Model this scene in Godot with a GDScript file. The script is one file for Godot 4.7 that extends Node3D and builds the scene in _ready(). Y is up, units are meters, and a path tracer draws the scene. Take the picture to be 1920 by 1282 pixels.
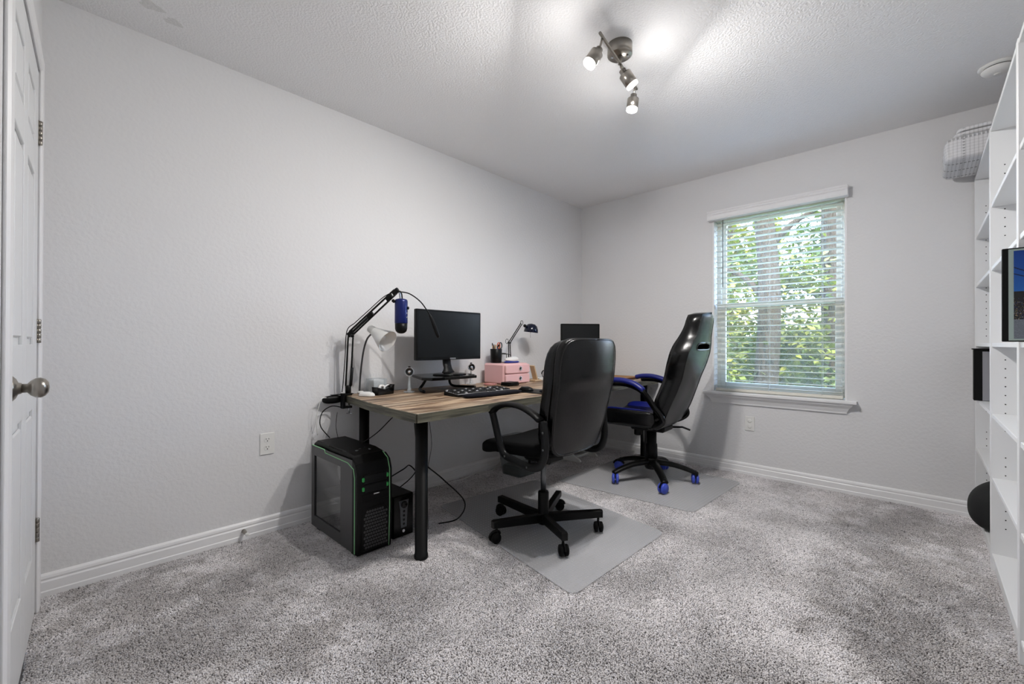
extends Node3D
# A small home office: long plank desk along the left wall, two desk chairs, blinds, bookcases.
# x runs along the window wall from the left wall, z from the window wall towards the door, y up; metres.

const W := 3.09          # room width
const L := 3.96          # room length at its far corner
const H := 2.44          # ceiling height
const DT := 0.715        # desk top height
var M := {}
var used := {}
var rng := RandomNumberGenerator.new()

# ------------------------------------------------------------------ node helpers
func numbered(n: String) -> String:
	used[n] = used.get(n, -1) + 1
	return n if used[n] == 0 else "%s_%03d" % [n, used[n]]

func thing(called: String, label: String, category: String, at := Vector3.ZERO, turn := 0.0, group := "", kind := "") -> Node3D:
	var o := Node3D.new()
	o.name = numbered(called)
	add_child(o)
	o.position = at
	o.rotation.y = turn
	tag(o, label, category, group, kind)
	return o

func tag(o: Node, label: String, category := "", group := "", kind := "") -> void:
	if label: o.set_meta("label", label)
	if category: o.set_meta("category", category)
	if group: o.set_meta("group", group)
	if kind: o.set_meta("kind", kind)

func obj(called: String, shape, m: Material, parent: Node = null) -> MeshInstance3D:
	var o := MeshInstance3D.new()
	var me: Mesh = finish(shape) if shape is SurfaceTool else shape
	o.mesh = me
	o.material_override = m
	o.name = called if parent else numbered(called)
	(parent if parent else self).add_child(o, true)
	return o

func struct(called: String, shape, m: Material, label: String, category: String) -> MeshInstance3D:
	var o := obj(called, shape, m)
	tag(o, label, category, "", "structure")
	return o

# ------------------------------------------------------------------ mesh helpers
func sm(smooth := true) -> SurfaceTool:
	var st := SurfaceTool.new()
	st.begin(Mesh.PRIMITIVE_TRIANGLES)
	st.set_smooth_group(0 if smooth else -1)
	return st

func finish(st: SurfaceTool) -> ArrayMesh:
	st.generate_normals()
	st.index()
	return st.commit()

func tri(st: SurfaceTool, a: Vector3, b: Vector3, c: Vector3) -> void:
	st.add_vertex(a); st.add_vertex(b); st.add_vertex(c)

func quad(st: SurfaceTool, a: Vector3, b: Vector3, c: Vector3, d: Vector3) -> void:
	tri(st, a, b, c); tri(st, a, c, d)

func qo(st: SurfaceTool, a: Vector3, b: Vector3, c: Vector3, d: Vector3, ctr: Vector3) -> void:
	var n := (c - a).cross(d - b)
	if n.dot((a + b + c + d) * 0.25 - ctr) > 0.0:
		quad(st, a, d, c, b)
	else:
		quad(st, a, b, c, d)

func to(st: SurfaceTool, a: Vector3, b: Vector3, c: Vector3, ctr: Vector3) -> void:
	if (b - a).cross(c - a).dot((a + b + c) / 3.0 - ctr) > 0.0:
		tri(st, a, c, b)
	else:
		tri(st, a, b, c)

# a box with chamfered edges
func box(st: SurfaceTool, c: Vector3, s: Vector3, bev := 0.003, bas := Basis()) -> SurfaceTool:
	var h := s * 0.5
	bev = min(bev, min(h.x, min(h.y, h.z)) * 0.95)
	for ax in 3:
		var u := (ax + 1) % 3
		var v := (ax + 2) % 3
		for sg in [-1.0, 1.0]:
			var q := []
			for k in [[-1, -1], [1, -1], [1, 1], [-1, 1]]:
				var p := Vector3()
				p[ax] = sg * h[ax]; p[u] = k[0] * (h[u] - bev); p[v] = k[1] * (h[v] - bev)
				q.append(c + bas * p)
			qo(st, q[0], q[1], q[2], q[3], c)
		for si in [-1.0, 1.0]:
			for sj in [-1.0, 1.0]:
				var q2 := []
				for k in [[0, -1], [0, 1], [1, 1], [1, -1]]:
					var p := Vector3()
					p[u] = si * (h[u] - (bev if k[0] == 1 else 0.0))
					p[v] = sj * (h[v] - (bev if k[0] == 0 else 0.0))
					p[ax] = k[1] * (h[ax] - bev)
					q2.append(c + bas * p)
				qo(st, q2[0], q2[1], q2[2], q2[3], c)
	for sx in [-1.0, 1.0]:
		for sy in [-1.0, 1.0]:
			for sz in [-1.0, 1.0]:
				var a := Vector3(sx * h.x, sy * (h.y - bev), sz * (h.z - bev))
				var b := Vector3(sx * (h.x - bev), sy * h.y, sz * (h.z - bev))
				var d := Vector3(sx * (h.x - bev), sy * (h.y - bev), sz * h.z)
				to(st, c + bas * a, c + bas * b, c + bas * d, c)
	return st

func bx(x0: float, x1: float, y0: float, y1: float, z0: float, z1: float, bev := 0.003) -> SurfaceTool:
	return box(sm(false), Vector3(x0 + x1, y0 + y1, z0 + z1) * 0.5, Vector3(x1 - x0, y1 - y0, z1 - z0), bev)

func frame_of(dir: Vector3) -> Basis:
	var t := dir.normalized()
	var up := Vector3.UP if abs(t.y) < 0.95 else Vector3.RIGHT
	var x := up.cross(t).normalized()
	return Basis(x, t.cross(x), t)

# a round or flattened tube along points; r is a number or one number for each point
func tube(st: SurfaceTool, pts: Array, r, seg := 8, flat := 1.0, up := Vector3.ZERO) -> SurfaceTool:
	var n := pts.size()
	var rings := []
	var x := Vector3()
	for i in n:
		var t: Vector3 = ((pts[min(i + 1, n - 1)] as Vector3) - (pts[max(i - 1, 0)] as Vector3)).normalized()
		if i == 0:
			x = up.cross(t).normalized() if up != Vector3.ZERO else frame_of(t).x
		else:
			x = (x - t * x.dot(t)).normalized()
		var y := t.cross(x)
		var rr: float = r[i] if r is Array else r
		var ring := []
		for k in seg:
			var a := TAU * k / seg
			ring.append((pts[i] as Vector3) + x * cos(a) * rr + y * sin(a) * rr * flat)
		rings.append(ring)
	for i in n - 1:
		for k in seg:
			var k2 := (k + 1) % seg
			quad(st, rings[i][k], rings[i][k2], rings[i + 1][k2], rings[i + 1][k])
	for k in range(1, seg - 1):
		tri(st, rings[0][0], rings[0][k + 1], rings[0][k])
		tri(st, rings[n - 1][0], rings[n - 1][k], rings[n - 1][k + 1])
	return st

# smooth path through points
func curve(pts: Array, steps := 6) -> Array:
	var out := []
	var n := pts.size()
	for i in n - 1:
		var p0: Vector3 = pts[max(i - 1, 0)]
		var p1: Vector3 = pts[i]
		var p2: Vector3 = pts[i + 1]
		var p3: Vector3 = pts[min(i + 2, n - 1)]
		for k in steps:
			var t := float(k) / steps
			out.append(0.5 * (2.0 * p1 + (p2 - p0) * t + (2.0 * p0 - 5.0 * p1 + 4.0 * p2 - p3) * t * t + (3.0 * p1 - p0 - 3.0 * p2 + p3) * t * t * t))
	out.append(pts[n - 1])
	return out

# turned profile [radius, height] from the bottom, outside, upwards
func lathe(st: SurfaceTool, prof: Array, seg := 24, xf := Transform3D()) -> SurfaceTool:
	for i in prof.size() - 1:
		for k in seg:
			var a0 := TAU * k / seg
			var a1 := TAU * ((k + 1) % seg) / seg
			var p := []
			for q in [[i, a0], [i, a1], [i + 1, a1], [i + 1, a0]]:
				p.append(xf * Vector3(prof[q[0]][0] * cos(q[1]), prof[q[0]][1], prof[q[0]][0] * sin(q[1])))
			if prof[i][0] > 0.00001: tri(st, p[0], p[1], p[2])
			if prof[i + 1][0] > 0.00001: tri(st, p[0], p[2], p[3])
	return st

# frame whose y axis points along dir
func aim(at: Vector3, dir: Vector3) -> Transform3D:
	var y := dir.normalized()
	var x := y.cross(Vector3.UP if abs(y.y) < 0.95 else Vector3.RIGHT).normalized()
	return Transform3D(Basis(x, y, x.cross(y)), at)

func disc(r: float, h: float, bev := 0.002) -> Array:
	return [[0, 0], [r - bev, 0], [r, bev], [r, h - bev], [r - bev, h], [0, h]]

# polygon in the local xy plane pushed out along local z
func prism(st: SurfaceTool, poly: PackedVector2Array, z0: float, z1: float, xf := Transform3D(), bev := 0.0) -> SurfaceTool:
	if xf.basis.determinant() < 0.0:
		xf = Transform3D(Basis(xf.basis.x, xf.basis.y, -xf.basis.z), xf.origin)
		var zz := z0
		z0 = -z1
		z1 = -zz
	var pg := poly
	if Geometry2D.is_polygon_clockwise(pg):
		pg = pg.duplicate(); pg.reverse()
	var n := pg.size()
	var ins := PackedVector2Array()
	for i in n:
		var d0 := (pg[i] - pg[(i + n - 1) % n]).normalized()
		var d1 := (pg[(i + 1) % n] - pg[i]).normalized()
		var m := (Vector2(-d0.y, d0.x) + Vector2(-d1.y, d1.x))
		m = m.normalized() / max(0.4, m.normalized().dot(Vector2(-d1.y, d1.x))) if m.length() > 0.001 else Vector2.ZERO
		ins.append(pg[i] + m * bev)
	var ids := Geometry2D.triangulate_polygon(ins)
	for k in range(0, ids.size(), 3):
		var t := [ins[ids[k]], ins[ids[k + 1]], ins[ids[k + 2]]]
		var ccw: bool = ((t[1] - t[0]) as Vector2).cross(t[2] - t[0]) > 0
		for top in [true, false]:
			var z := z1 if top else z0
			var p := []
			for q in t: p.append(xf * Vector3(q.x, q.y, z))
			if ccw == top: tri(st, p[0], p[2], p[1])
			else: tri(st, p[0], p[1], p[2])
	var lev := [[ins, z0], [pg, z0 + bev], [pg, z1 - bev], [ins, z1]] if bev > 0.0 else [[pg, z0], [pg, z1]]
	for s in lev.size() - 1:
		for i in n:
			var j := (i + 1) % n
			var a: Vector2 = lev[s][0][i]
			var b: Vector2 = lev[s][0][j]
			var c: Vector2 = lev[s + 1][0][j]
			var d: Vector2 = lev[s + 1][0][i]
			quad(st, xf * Vector3(a.x, a.y, lev[s][1]), xf * Vector3(d.x, d.y, lev[s + 1][1]), xf * Vector3(c.x, c.y, lev[s + 1][1]), xf * Vector3(b.x, b.y, lev[s][1]))
	return st

func pv(a: Array) -> PackedVector2Array:
	var p := PackedVector2Array()
	for q in a: p.append(Vector2(q[0], q[1]))
	return p

func round_rect(w: float, h: float, r: float, seg := 5, c := Vector2.ZERO) -> PackedVector2Array:
	var p := PackedVector2Array()
	for k in 4:
		var cc := Vector2([1, -1, -1, 1][k] * (w / 2 - r), [1, 1, -1, -1][k] * (h / 2 - r)) + c
		for i in seg + 1:
			var a := PI / 2 * (k + float(i) / seg)
			p.append(cc + Vector2(cos(a), sin(a)) * r)
	return p

# soft box: superellipsoid of half sizes h, warped by a callable
func cushion(st: SurfaceTool, h: Vector3, e := 5.0, warp = null, n := 12) -> SurfaceTool:
	for ax in 3:
		for sg in [-1.0, 1.0]:
			var g := []
			for i in n + 1:
				var row := []
				for j in n + 1:
					var d := Vector3()
					d[ax] = sg
					d[(ax + 1) % 3] = tan((2.0 * i / n - 1.0) * PI / 4)
					d[(ax + 2) % 3] = tan((2.0 * j / n - 1.0) * PI / 4)
					var k := pow(pow(abs(d.x), e) + pow(abs(d.y), e) + pow(abs(d.z), e), 1.0 / e)
					var p := (d / k).snapped(Vector3.ONE * 0.00001) * h
					row.append(warp.call(p) if warp != null else p)
				g.append(row)
			for i in n:
				for j in n:
					if sg > 0: quad(st, g[i][j], g[i][j + 1], g[i + 1][j + 1], g[i + 1][j])
					else: quad(st, g[i][j], g[i + 1][j], g[i + 1][j + 1], g[i][j + 1])
	return st

func cable(called: String, pts: Array, r: float, m: Material, label: String, group := "") -> void:
	var o := obj(called, tube(sm(), curve(pts, 7), r, 7), m)
	tag(o, label, "cable", group)

# ------------------------------------------------------------------ materials
func mat(key: String, c: Color, rough := 0.6, metal := 0.0, spec := 0.5) -> StandardMaterial3D:
	var m := StandardMaterial3D.new()
	m.resource_name = key
	m.albedo_color = c
	m.roughness = rough
	m.metallic = metal
	m.metallic_specular = spec
	M[key] = m
	return m

func noise_tex(freq: float, seed_: int, size := 512, oct := 4, type := FastNoiseLite.TYPE_SIMPLEX_SMOOTH) -> ImageTexture:
	var n := FastNoiseLite.new()
	n.seed = seed_
	n.noise_type = type
	n.frequency = freq
	n.fractal_octaves = oct
	var im := n.get_seamless_image(size, size)
	return ImageTexture.create_from_image(im)

func relief(m: StandardMaterial3D, tex: Texture2D, cm: float, per_metre: float) -> void:
	m.uv1_triplanar = true
	m.uv1_world_triplanar = true
	m.uv1_scale = Vector3.ONE * per_metre
	m.heightmap_enabled = true
	m.heightmap_texture = tex
	m.heightmap_scale = cm

func wood_image(seed_: int, dark: Color, mid: Color, light: Color, turned := false) -> ImageTexture:
	var n := FastNoiseLite.new(); n.seed = seed_; n.frequency = 0.012; n.fractal_octaves = 4
	var g := FastNoiseLite.new(); g.seed = seed_ + 7; g.frequency = 0.05; g.fractal_octaves = 3
	var w := 256; var h := 768
	var im := Image.create(h if turned else w, w if turned else h, false, Image.FORMAT_RGB8)
	for y in h:
		for x in w:
			var s := n.get_noise_2d(x * 2.2, y * 0.28) * 0.9 + 0.5
			var f := g.get_noise_2d(x * 3.0, y * 0.10) * 0.5
			var v := clampf(s + f, 0.0, 1.0)
			var c := dark.lerp(mid, min(1.0, v * 2.0)) if v < 0.5 else mid.lerp(light, v * 2.0 - 1.0)
			if turned: im.set_pixel(y, x, c)
			else: im.set_pixel(x, y, c)
	return ImageTexture.create_from_image(im)

func make_materials() -> void:
	var peel := noise_tex(0.03, 11, 512, 3)
	var stip := noise_tex(0.045, 12, 512, 4)
	relief(mat("wall", Color(0.88, 0.88, 0.885), 0.75), peel, 0.10, 2.6)
	relief(mat("ceiling", Color(0.94, 0.94, 0.945), 0.9), stip, 0.22, 3.2)
	mat("trim", Color(0.93, 0.93, 0.935), 0.38)
	mat("door", Color(0.89, 0.895, 0.90), 0.42)
	mat("white_plastic", Color(0.90, 0.90, 0.89), 0.35)
	mat("slat", Color(0.90, 0.89, 0.85), 0.45)
	mat("cord", Color(0.9, 0.9, 0.87), 0.8)
	mat("wand", Color(0.55, 0.57, 0.55), 0.3)
	mat("vinyl_frame", Color(0.86, 0.85, 0.80), 0.4)
	mat("slot", Color(0.05, 0.05, 0.05), 0.8)
	mat("bookcase", Color(0.93, 0.935, 0.94), 0.4)
	mat("nickel", Color(0.62, 0.60, 0.57), 0.28, 1.0)
	mat("chrome", Color(0.80, 0.81, 0.83), 0.12, 1.0)
	mat("black_metal", Color(0.03, 0.031, 0.033), 0.40, 0.0, 0.32)
	mat("black_plastic", Color(0.025, 0.026, 0.028), 0.42, 0.0, 0.32)
	mat("black_gloss", Color(0.016, 0.017, 0.019), 0.14, 0.0, 0.42)
	mat("grey_plastic", Color(0.075, 0.08, 0.085), 0.42, 0.0, 0.35)
	mat("graphite", Color(0.235, 0.235, 0.24), 0.36)
	mat("rubber", Color(0.03, 0.03, 0.032), 0.8, 0.0, 0.3)
	var v := mat("vinyl", Color(0.012, 0.014, 0.018), 0.22, 0.0, 0.44)
	relief(v, noise_tex(0.05, 31, 256, 3), 0.04, 9.0)
	mat("vinyl_trim", Color(0.03, 0.032, 0.036), 0.25)
	relief(mat("mesh_cloth", Color(0.035, 0.038, 0.042), 0.85, 0.0, 0.25), noise_tex(0.2, 32, 256, 2), 0.06, 20.0)
	mat("blue_vinyl", Color(0.035, 0.085, 0.42), 0.42)
	mat("blue_wheel", Color(0.24, 0.32, 0.76), 0.4)
	mat("blue_enamel", Color(0.02, 0.055, 0.15), 0.18)
	mat("mic_blue", Color(0.015, 0.09, 0.36), 0.3, 0.25)
	mat("green_line", Color(0.55, 0.80, 0.58), 0.5)
	mat("green_clip", Color(0.20, 0.66, 0.32), 0.45)
	mat("pink", Color(0.90, 0.72, 0.72), 0.5)
	mat("pink_tray", Color(0.84, 0.58, 0.56, 0.5), 0.2).transparency = BaseMaterial3D.TRANSPARENCY_ALPHA
	mat("navy", Color(0.045, 0.05, 0.085), 0.8, 0.0, 0.3)
	mat("key", Color(0.05, 0.05, 0.055), 0.5)
	mat("key_side", Color(0.60, 0.60, 0.61), 0.5)
	mat("screen", Color(0.035, 0.048, 0.055), 0.28, 0.0, 0.42)
	mat("paper", Color(0.88, 0.88, 0.88), 0.8)
	mat("pale_wood", Color(0.80, 0.69, 0.55), 0.55)
	mat("tan", Color(0.66, 0.48, 0.28), 0.6)
	mat("brown_edge", Color(0.42, 0.22, 0.10), 0.6)
	mat("steel", Color(0.42, 0.43, 0.44), 0.35, 1.0)
	mat("dark_steel", Color(0.10, 0.105, 0.11), 0.4, 0.6)
	mat("white_enamel", Color(0.88, 0.88, 0.87), 0.3)
	mat("cool_blue", Color(0.10, 0.18, 0.55), 0.4)
	mat("orange", Color(0.75, 0.33, 0.16), 0.5)
	var acr := mat("acrylic", Color(0.80, 0.84, 0.86, 0.28), 0.06)
	acr.transparency = BaseMaterial3D.TRANSPARENCY_ALPHA
	var bina := mat("bin_plastic", Color(0.50, 0.54, 0.55, 0.45), 0.2)
	bina.transparency = BaseMaterial3D.TRANSPARENCY_ALPHA
	var pane := mat("pane", Color(0.9, 0.95, 0.95, 0.05), 0.02)
	pane.transparency = BaseMaterial3D.TRANSPARENCY_ALPHA
	var tp := mat("tinted_pane", Color(0.16, 0.17, 0.18, 0.30), 0.04, 0.0, 0.7)
	tp.transparency = BaseMaterial3D.TRANSPARENCY_ALPHA
	var scr := mat("insect_screen", Color(0.36, 0.37, 0.30, 0.20), 0.9)
	scr.transparency = BaseMaterial3D.TRANSPARENCY_ALPHA
	var cm := mat("mat_plastic", Color(0.80, 0.805, 0.82, 0.38), 0.30)
	cm.transparency = BaseMaterial3D.TRANSPARENCY_ALPHA
	var stud := mat("stud", Color(0.86, 0.86, 0.86, 0.55), 0.3)
	stud.transparency = BaseMaterial3D.TRANSPARENCY_ALPHA
	var gl := mat("lamp_glass", Color(1, 1, 1), 0.4)
	gl.emission_enabled = true
	gl.emission = Color(1.0, 0.97, 0.93)
	gl.emission_energy_multiplier = 4.0
	var ml := mat("shade_white", Color(0.93, 0.93, 0.92), 0.4)
	ml.backlight_enabled = true
	ml.backlight = Color(0.25, 0.25, 0.25)
	for k in 4:
		var wm := mat("plank%d" % k, Color([0.98, 0.90, 1.0, 0.86][k], [0.97, 0.90, 0.99, 0.86][k], [0.96, 0.90, 0.98, 0.86][k]), 0.42)
		wm.albedo_texture = wood_image(40 + k, Color(0.33, 0.235, 0.165), Color(0.63, 0.535, 0.44), Color(0.80, 0.72, 0.62))
		wm.uv1_triplanar = true
		wm.uv1_world_triplanar = true
		wm.uv1_scale = Vector3(2.2, 2.2, 0.9)
		wm.uv1_offset = Vector3(0.23 * k, 0, 0.37 * k)
	mat("edge_wood", Color(0.42, 0.41, 0.365), 0.6).albedo_texture = wood_image(77, Color(0.45, 0.45, 0.42), Color(0.8, 0.8, 0.76), Color(1, 1, 0.96), true)
	M.edge_wood.uv1_triplanar = true
	M.edge_wood.uv1_world_triplanar = true
	M.edge_wood.uv1_scale = Vector3(0.9, 5.0, 0.9)
	var bk := mat("bark", Color(0.27, 0.225, 0.17), 0.95, 0.0, 0.2)
	relief(bk, noise_tex(0.03, 51, 256, 4), 6.0, 0.9)
	bk.uv1_scale = Vector3(1.6, 0.4, 1.6)
	for k in 3:
		var lf := mat("leaf%d" % k, [Color(0.44, 0.46, 0.085), Color(0.36, 0.41, 0.085), Color(0.53, 0.51, 0.10)][k], 0.6)
		lf.vertex_color_use_as_albedo = true
		lf.backlight_enabled = true
		lf.backlight = Color(0.5, 0.6, 0.25)
	mat("lawn", Color(0.24, 0.30, 0.11), 0.95)
	var pile := mat("pile", Color(1, 1, 1), 0.95)
	pile.vertex_color_use_as_albedo = true
	pile.rim_enabled = true
	pile.rim = 0.3
	mat("carpet_base", Color(0.40, 0.385, 0.385), 0.95)

# ------------------------------------------------------------------ scene
func _ready() -> void:
	rng.seed = 20240611
	make_materials()
	set_camera_and_light()
	build_shell()
	build_window()
	build_door()
	build_desk()
	build_office_chair()
	build_gaming_chair()
	build_bookcases()
	build_tower()
	build_ceiling_light()
	build_floor_things()
	build_desk_things()
	build_mic_and_lamps()
	build_wall_things()
	build_outdoors()

func set_camera_and_light() -> void:
	var yaw := 0.759469
	var pitch := 0.004656
	var roll := -0.002703
	var f := Vector3(-sin(yaw) * cos(pitch), sin(pitch), -cos(yaw) * cos(pitch))
	var r := Vector3(cos(yaw), 0, -sin(yaw))
	var u := r.cross(f)
	var cam := Camera3D.new()
	cam.name = "camera"
	add_child(cam)
	cam.transform = Transform3D(Basis(r * cos(roll) - u * sin(roll), u * cos(roll) + r * sin(roll), -f), Vector3(2.5862, 1.0255, 3.7738))
	cam.fov = rad_to_deg(2.0 * atan(641.0 / 811.34))
	cam.near = 0.01
	cam.far = 200.0
	cam.current = true
	var env := Environment.new()
	env.tonemap_mode = Environment.TONE_MAPPER_LINEAR
	env.tonemap_exposure = 1.0
	env.background_mode = Environment.BG_SKY
	var sky := Sky.new()
	var ps := ProceduralSkyMaterial.new()
	ps.sky_top_color = Color(0.62, 0.78, 1.0)
	ps.sky_horizon_color = Color(0.93, 0.97, 1.0)
	ps.sky_energy_multiplier = 3.4
	ps.ground_bottom_color = Color(0.25, 0.30, 0.18)
	ps.ground_horizon_color = Color(0.5, 0.55, 0.45)
	ps.ground_energy_multiplier = 1.0
	sky.sky_material = ps
	env.sky = sky
	env.sdfgi_enabled = true
	env.ssao_enabled = true
	env.ssil_enabled = true
	var we := WorldEnvironment.new()
	we.name = "world_environment"
	we.environment = env
	add_child(we)
	var sun := DirectionalLight3D.new()
	sun.name = "sun"
	add_child(sun)
	sun.look_at_from_position(Vector3.ZERO, Vector3(-0.35, -0.85, -0.45))
	sun.light_color = Color(1.0, 0.95, 0.85)
	sun.light_energy = 4.5
	sun.light_angular_distance = 1.0
	sun.shadow_enabled = true
	sun.sky_mode = DirectionalLight3D.SKY_MODE_LIGHT_ONLY

# window opening
const WX0 := 1.312
const WX1 := 2.205
const WY0 := 0.640
const WY1 := 2.100
const WT := 0.15
const FZ := 3.82         # front wall at the left corner
const FA := -0.045       # the front wall's slight turn

func build_shell() -> void:
	var fl := struct("floor", bx(-0.15, W + 0.15, -0.15, -0.004, -WT, L + 0.2, 0.0005), M.carpet_base, "grey carpeted floor of the room", "floor")
	var ceil_ := struct("ceiling", bx(-0.15, W + 0.15, H, H + 0.15, -WT, L + 0.2, 0.0005), M.ceiling, "stippled light grey ceiling", "ceiling")
	struct("wall_left", bx(-0.15, 0, -0.004, H, -WT, L + 0.2, 0.0005), M.wall, "light grey textured wall behind the desk", "wall")
	struct("wall_right", bx(W, W + 0.15, -0.004, H, -WT, L + 0.2, 0.0005), M.wall, "light grey wall behind the white bookcases", "wall")
	var wb := sm(false)
	for q in [[-0.0, WX0, -0.004, H], [WX1, W, -0.004, H], [WX0, WX1, -0.004, WY0], [WX0, WX1, WY1, H]]:
		box(wb, Vector3((q[0] + q[1]) / 2, (q[2] + q[3]) / 2, -WT / 2), Vector3(q[1] - q[0], q[3] - q[2], WT), 0.0003)
	struct("wall_back", wb, M.wall, "light grey wall with the window in it", "wall")
	# two patched blotches in the ceiling's paint above the door side
	var stm := mat("ceiling_patch", Color(0.88, 0.88, 0.88), 0.9)
	relief(stm, noise_tex(0.06, 14, 256, 4), 0.25, 3.5)
	for q in [[0.240, 3.505, 0.028, 0.040, 0.3], [0.192, 3.425, 0.024, 0.032, 1.2]]:
		var pg := PackedVector2Array()
		for k in 28:
			var a := TAU * k / 28
			var rr := 1.0 + 0.16 * sin(3.0 * a + q[4]) + 0.10 * sin(7.0 * a + 2.0 * q[4])
			pg.append(Vector2(q[0] + cos(a) * q[2] * rr, q[1] + sin(a) * q[3] * rr))
		obj("patch", prism(sm(false), pg, H - 0.0006, H + 0.001, Transform3D(Basis(Vector3.RIGHT, Vector3.BACK, Vector3.UP), Vector3.ZERO)), stm, ceil_)
	# baseboards
	var prof := pv([[0, 0], [0.017, 0], [0.017, 0.022], [0.014, 0.026], [0.014, 0.060], [0.010, 0.066], [0.012, 0.074], [0.010, 0.084], [0.005, 0.090], [0, 0.092]])
	struct("baseboard_left", prism(sm(false), prof, 0.0, FZ, Transform3D(Basis(Vector3.RIGHT, Vector3.UP, Vector3.BACK), Vector3(0, -0.002, 0))), M.trim, "white moulded baseboard along the left wall", "baseboard")
	struct("baseboard_back", prism(sm(false), prof, -2.81, -0.014, Transform3D(Basis(Vector3.BACK, Vector3.UP, Vector3.LEFT), Vector3(0, -0.002, 0))), M.trim, "white moulded baseboard under the window", "baseboard")
	# carpet pile
	var tuft := sm(false)
	var tip := Vector3(0.0010, 0.0078, 0)
	var ring := []
	var low := []
	for k in 5:
		var a := TAU * k / 5
		ring.append(Vector3(cos(a) * 0.0027, 0.0046, sin(a) * 0.0027))
		low.append(Vector3(cos(a) * 0.0017, 0.0, sin(a) * 0.0017))
	for k in 5:
		to(tuft, ring[k], ring[(k + 1) % 5], tip, Vector3(0, 0.004, 0))
		qo(tuft, low[k], low[(k + 1) % 5], ring[(k + 1) % 5], ring[k], Vector3(0, 0.004, 0))
	var mm := MultiMesh.new()
	mm.transform_format = MultiMesh.TRANSFORM_3D
	mm.use_colors = true
	mm.mesh = finish(tuft)
	var patch := FastNoiseLite.new(); patch.seed = 5; patch.frequency = 2.2; patch.fractal_octaves = 4
	var fine := FastNoiseLite.new(); fine.seed = 6; fine.frequency = 26.0; fine.fractal_octaves = 2
	var lay := FastNoiseLite.new(); lay.seed = 8; lay.frequency = 1.3; lay.fractal_octaves = 3
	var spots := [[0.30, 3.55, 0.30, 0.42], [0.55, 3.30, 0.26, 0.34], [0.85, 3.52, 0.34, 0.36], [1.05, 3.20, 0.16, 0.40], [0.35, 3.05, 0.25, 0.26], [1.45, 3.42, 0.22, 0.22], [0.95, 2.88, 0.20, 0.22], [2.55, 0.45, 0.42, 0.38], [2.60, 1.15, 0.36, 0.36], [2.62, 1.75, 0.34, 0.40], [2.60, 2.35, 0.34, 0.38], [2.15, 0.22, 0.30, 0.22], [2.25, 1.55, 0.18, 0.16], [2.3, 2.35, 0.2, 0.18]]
	var step := 0.0047
	var nx := int(W / step)
	var nz := int((FZ + 0.02) / step)
	var buf := PackedFloat32Array()
	buf.resize(nx * nz * 16)
	var at := 0
	for i in nx:
		for j in nz:
			var x := (i + rng.randf()) * step
			var z := (j + rng.randf()) * step
			if (x > 2.84 and z < 2.42) or x > W - 0.005 or x < 0.017 or z < 0.017: continue
			var d := lay.get_noise_2d(x, z) * 3.2 + rng.randf() * 1.6
			var tl := 0.25 + 0.55 * rng.randf()
			var s := 0.85 + 0.5 * rng.randf()
			var yy := Vector3(cos(d) * sin(tl), cos(tl), sin(d) * sin(tl)) * s
			var xx := Vector3(cos(d) * cos(tl), -sin(tl), sin(d) * cos(tl)) * s
			var zz := Vector3(-sin(d), 0, cos(d)) * s
			var v := 0.66 + 0.26 * patch.get_noise_2d(x, z * 0.8) + 0.10 * fine.get_noise_2d(x, z) + rng.randf_range(-0.10, 0.10)
			# floor shade and pile-lay marks painted darker by the door and bookcases
			var lay_shade := 0.0
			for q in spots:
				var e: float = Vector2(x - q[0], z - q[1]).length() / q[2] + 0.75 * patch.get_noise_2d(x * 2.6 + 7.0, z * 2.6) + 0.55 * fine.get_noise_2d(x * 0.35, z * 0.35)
				lay_shade = max(lay_shade, (1.0 - smoothstep(0.45, 1.05, e)) * float(q[3]) * 0.62)
			v *= 1.0 - lay_shade
			var col := Color(v * (1.02 + 0.05 * lay_shade), v * 0.985, v * (1.0 - 0.06 * lay_shade))
			if rng.randf() < 0.10: col = col * 0.55
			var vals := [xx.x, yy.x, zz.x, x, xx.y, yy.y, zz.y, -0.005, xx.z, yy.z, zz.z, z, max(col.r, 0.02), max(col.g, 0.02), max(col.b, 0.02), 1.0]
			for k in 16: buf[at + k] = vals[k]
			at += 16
	buf.resize(at)
	mm.instance_count = at / 16
	mm.buffer = buf
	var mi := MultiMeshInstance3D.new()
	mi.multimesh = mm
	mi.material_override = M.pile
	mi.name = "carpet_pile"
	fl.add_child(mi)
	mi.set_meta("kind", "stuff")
	mi.set_meta("label", "short heathered grey carpet pile")

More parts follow.
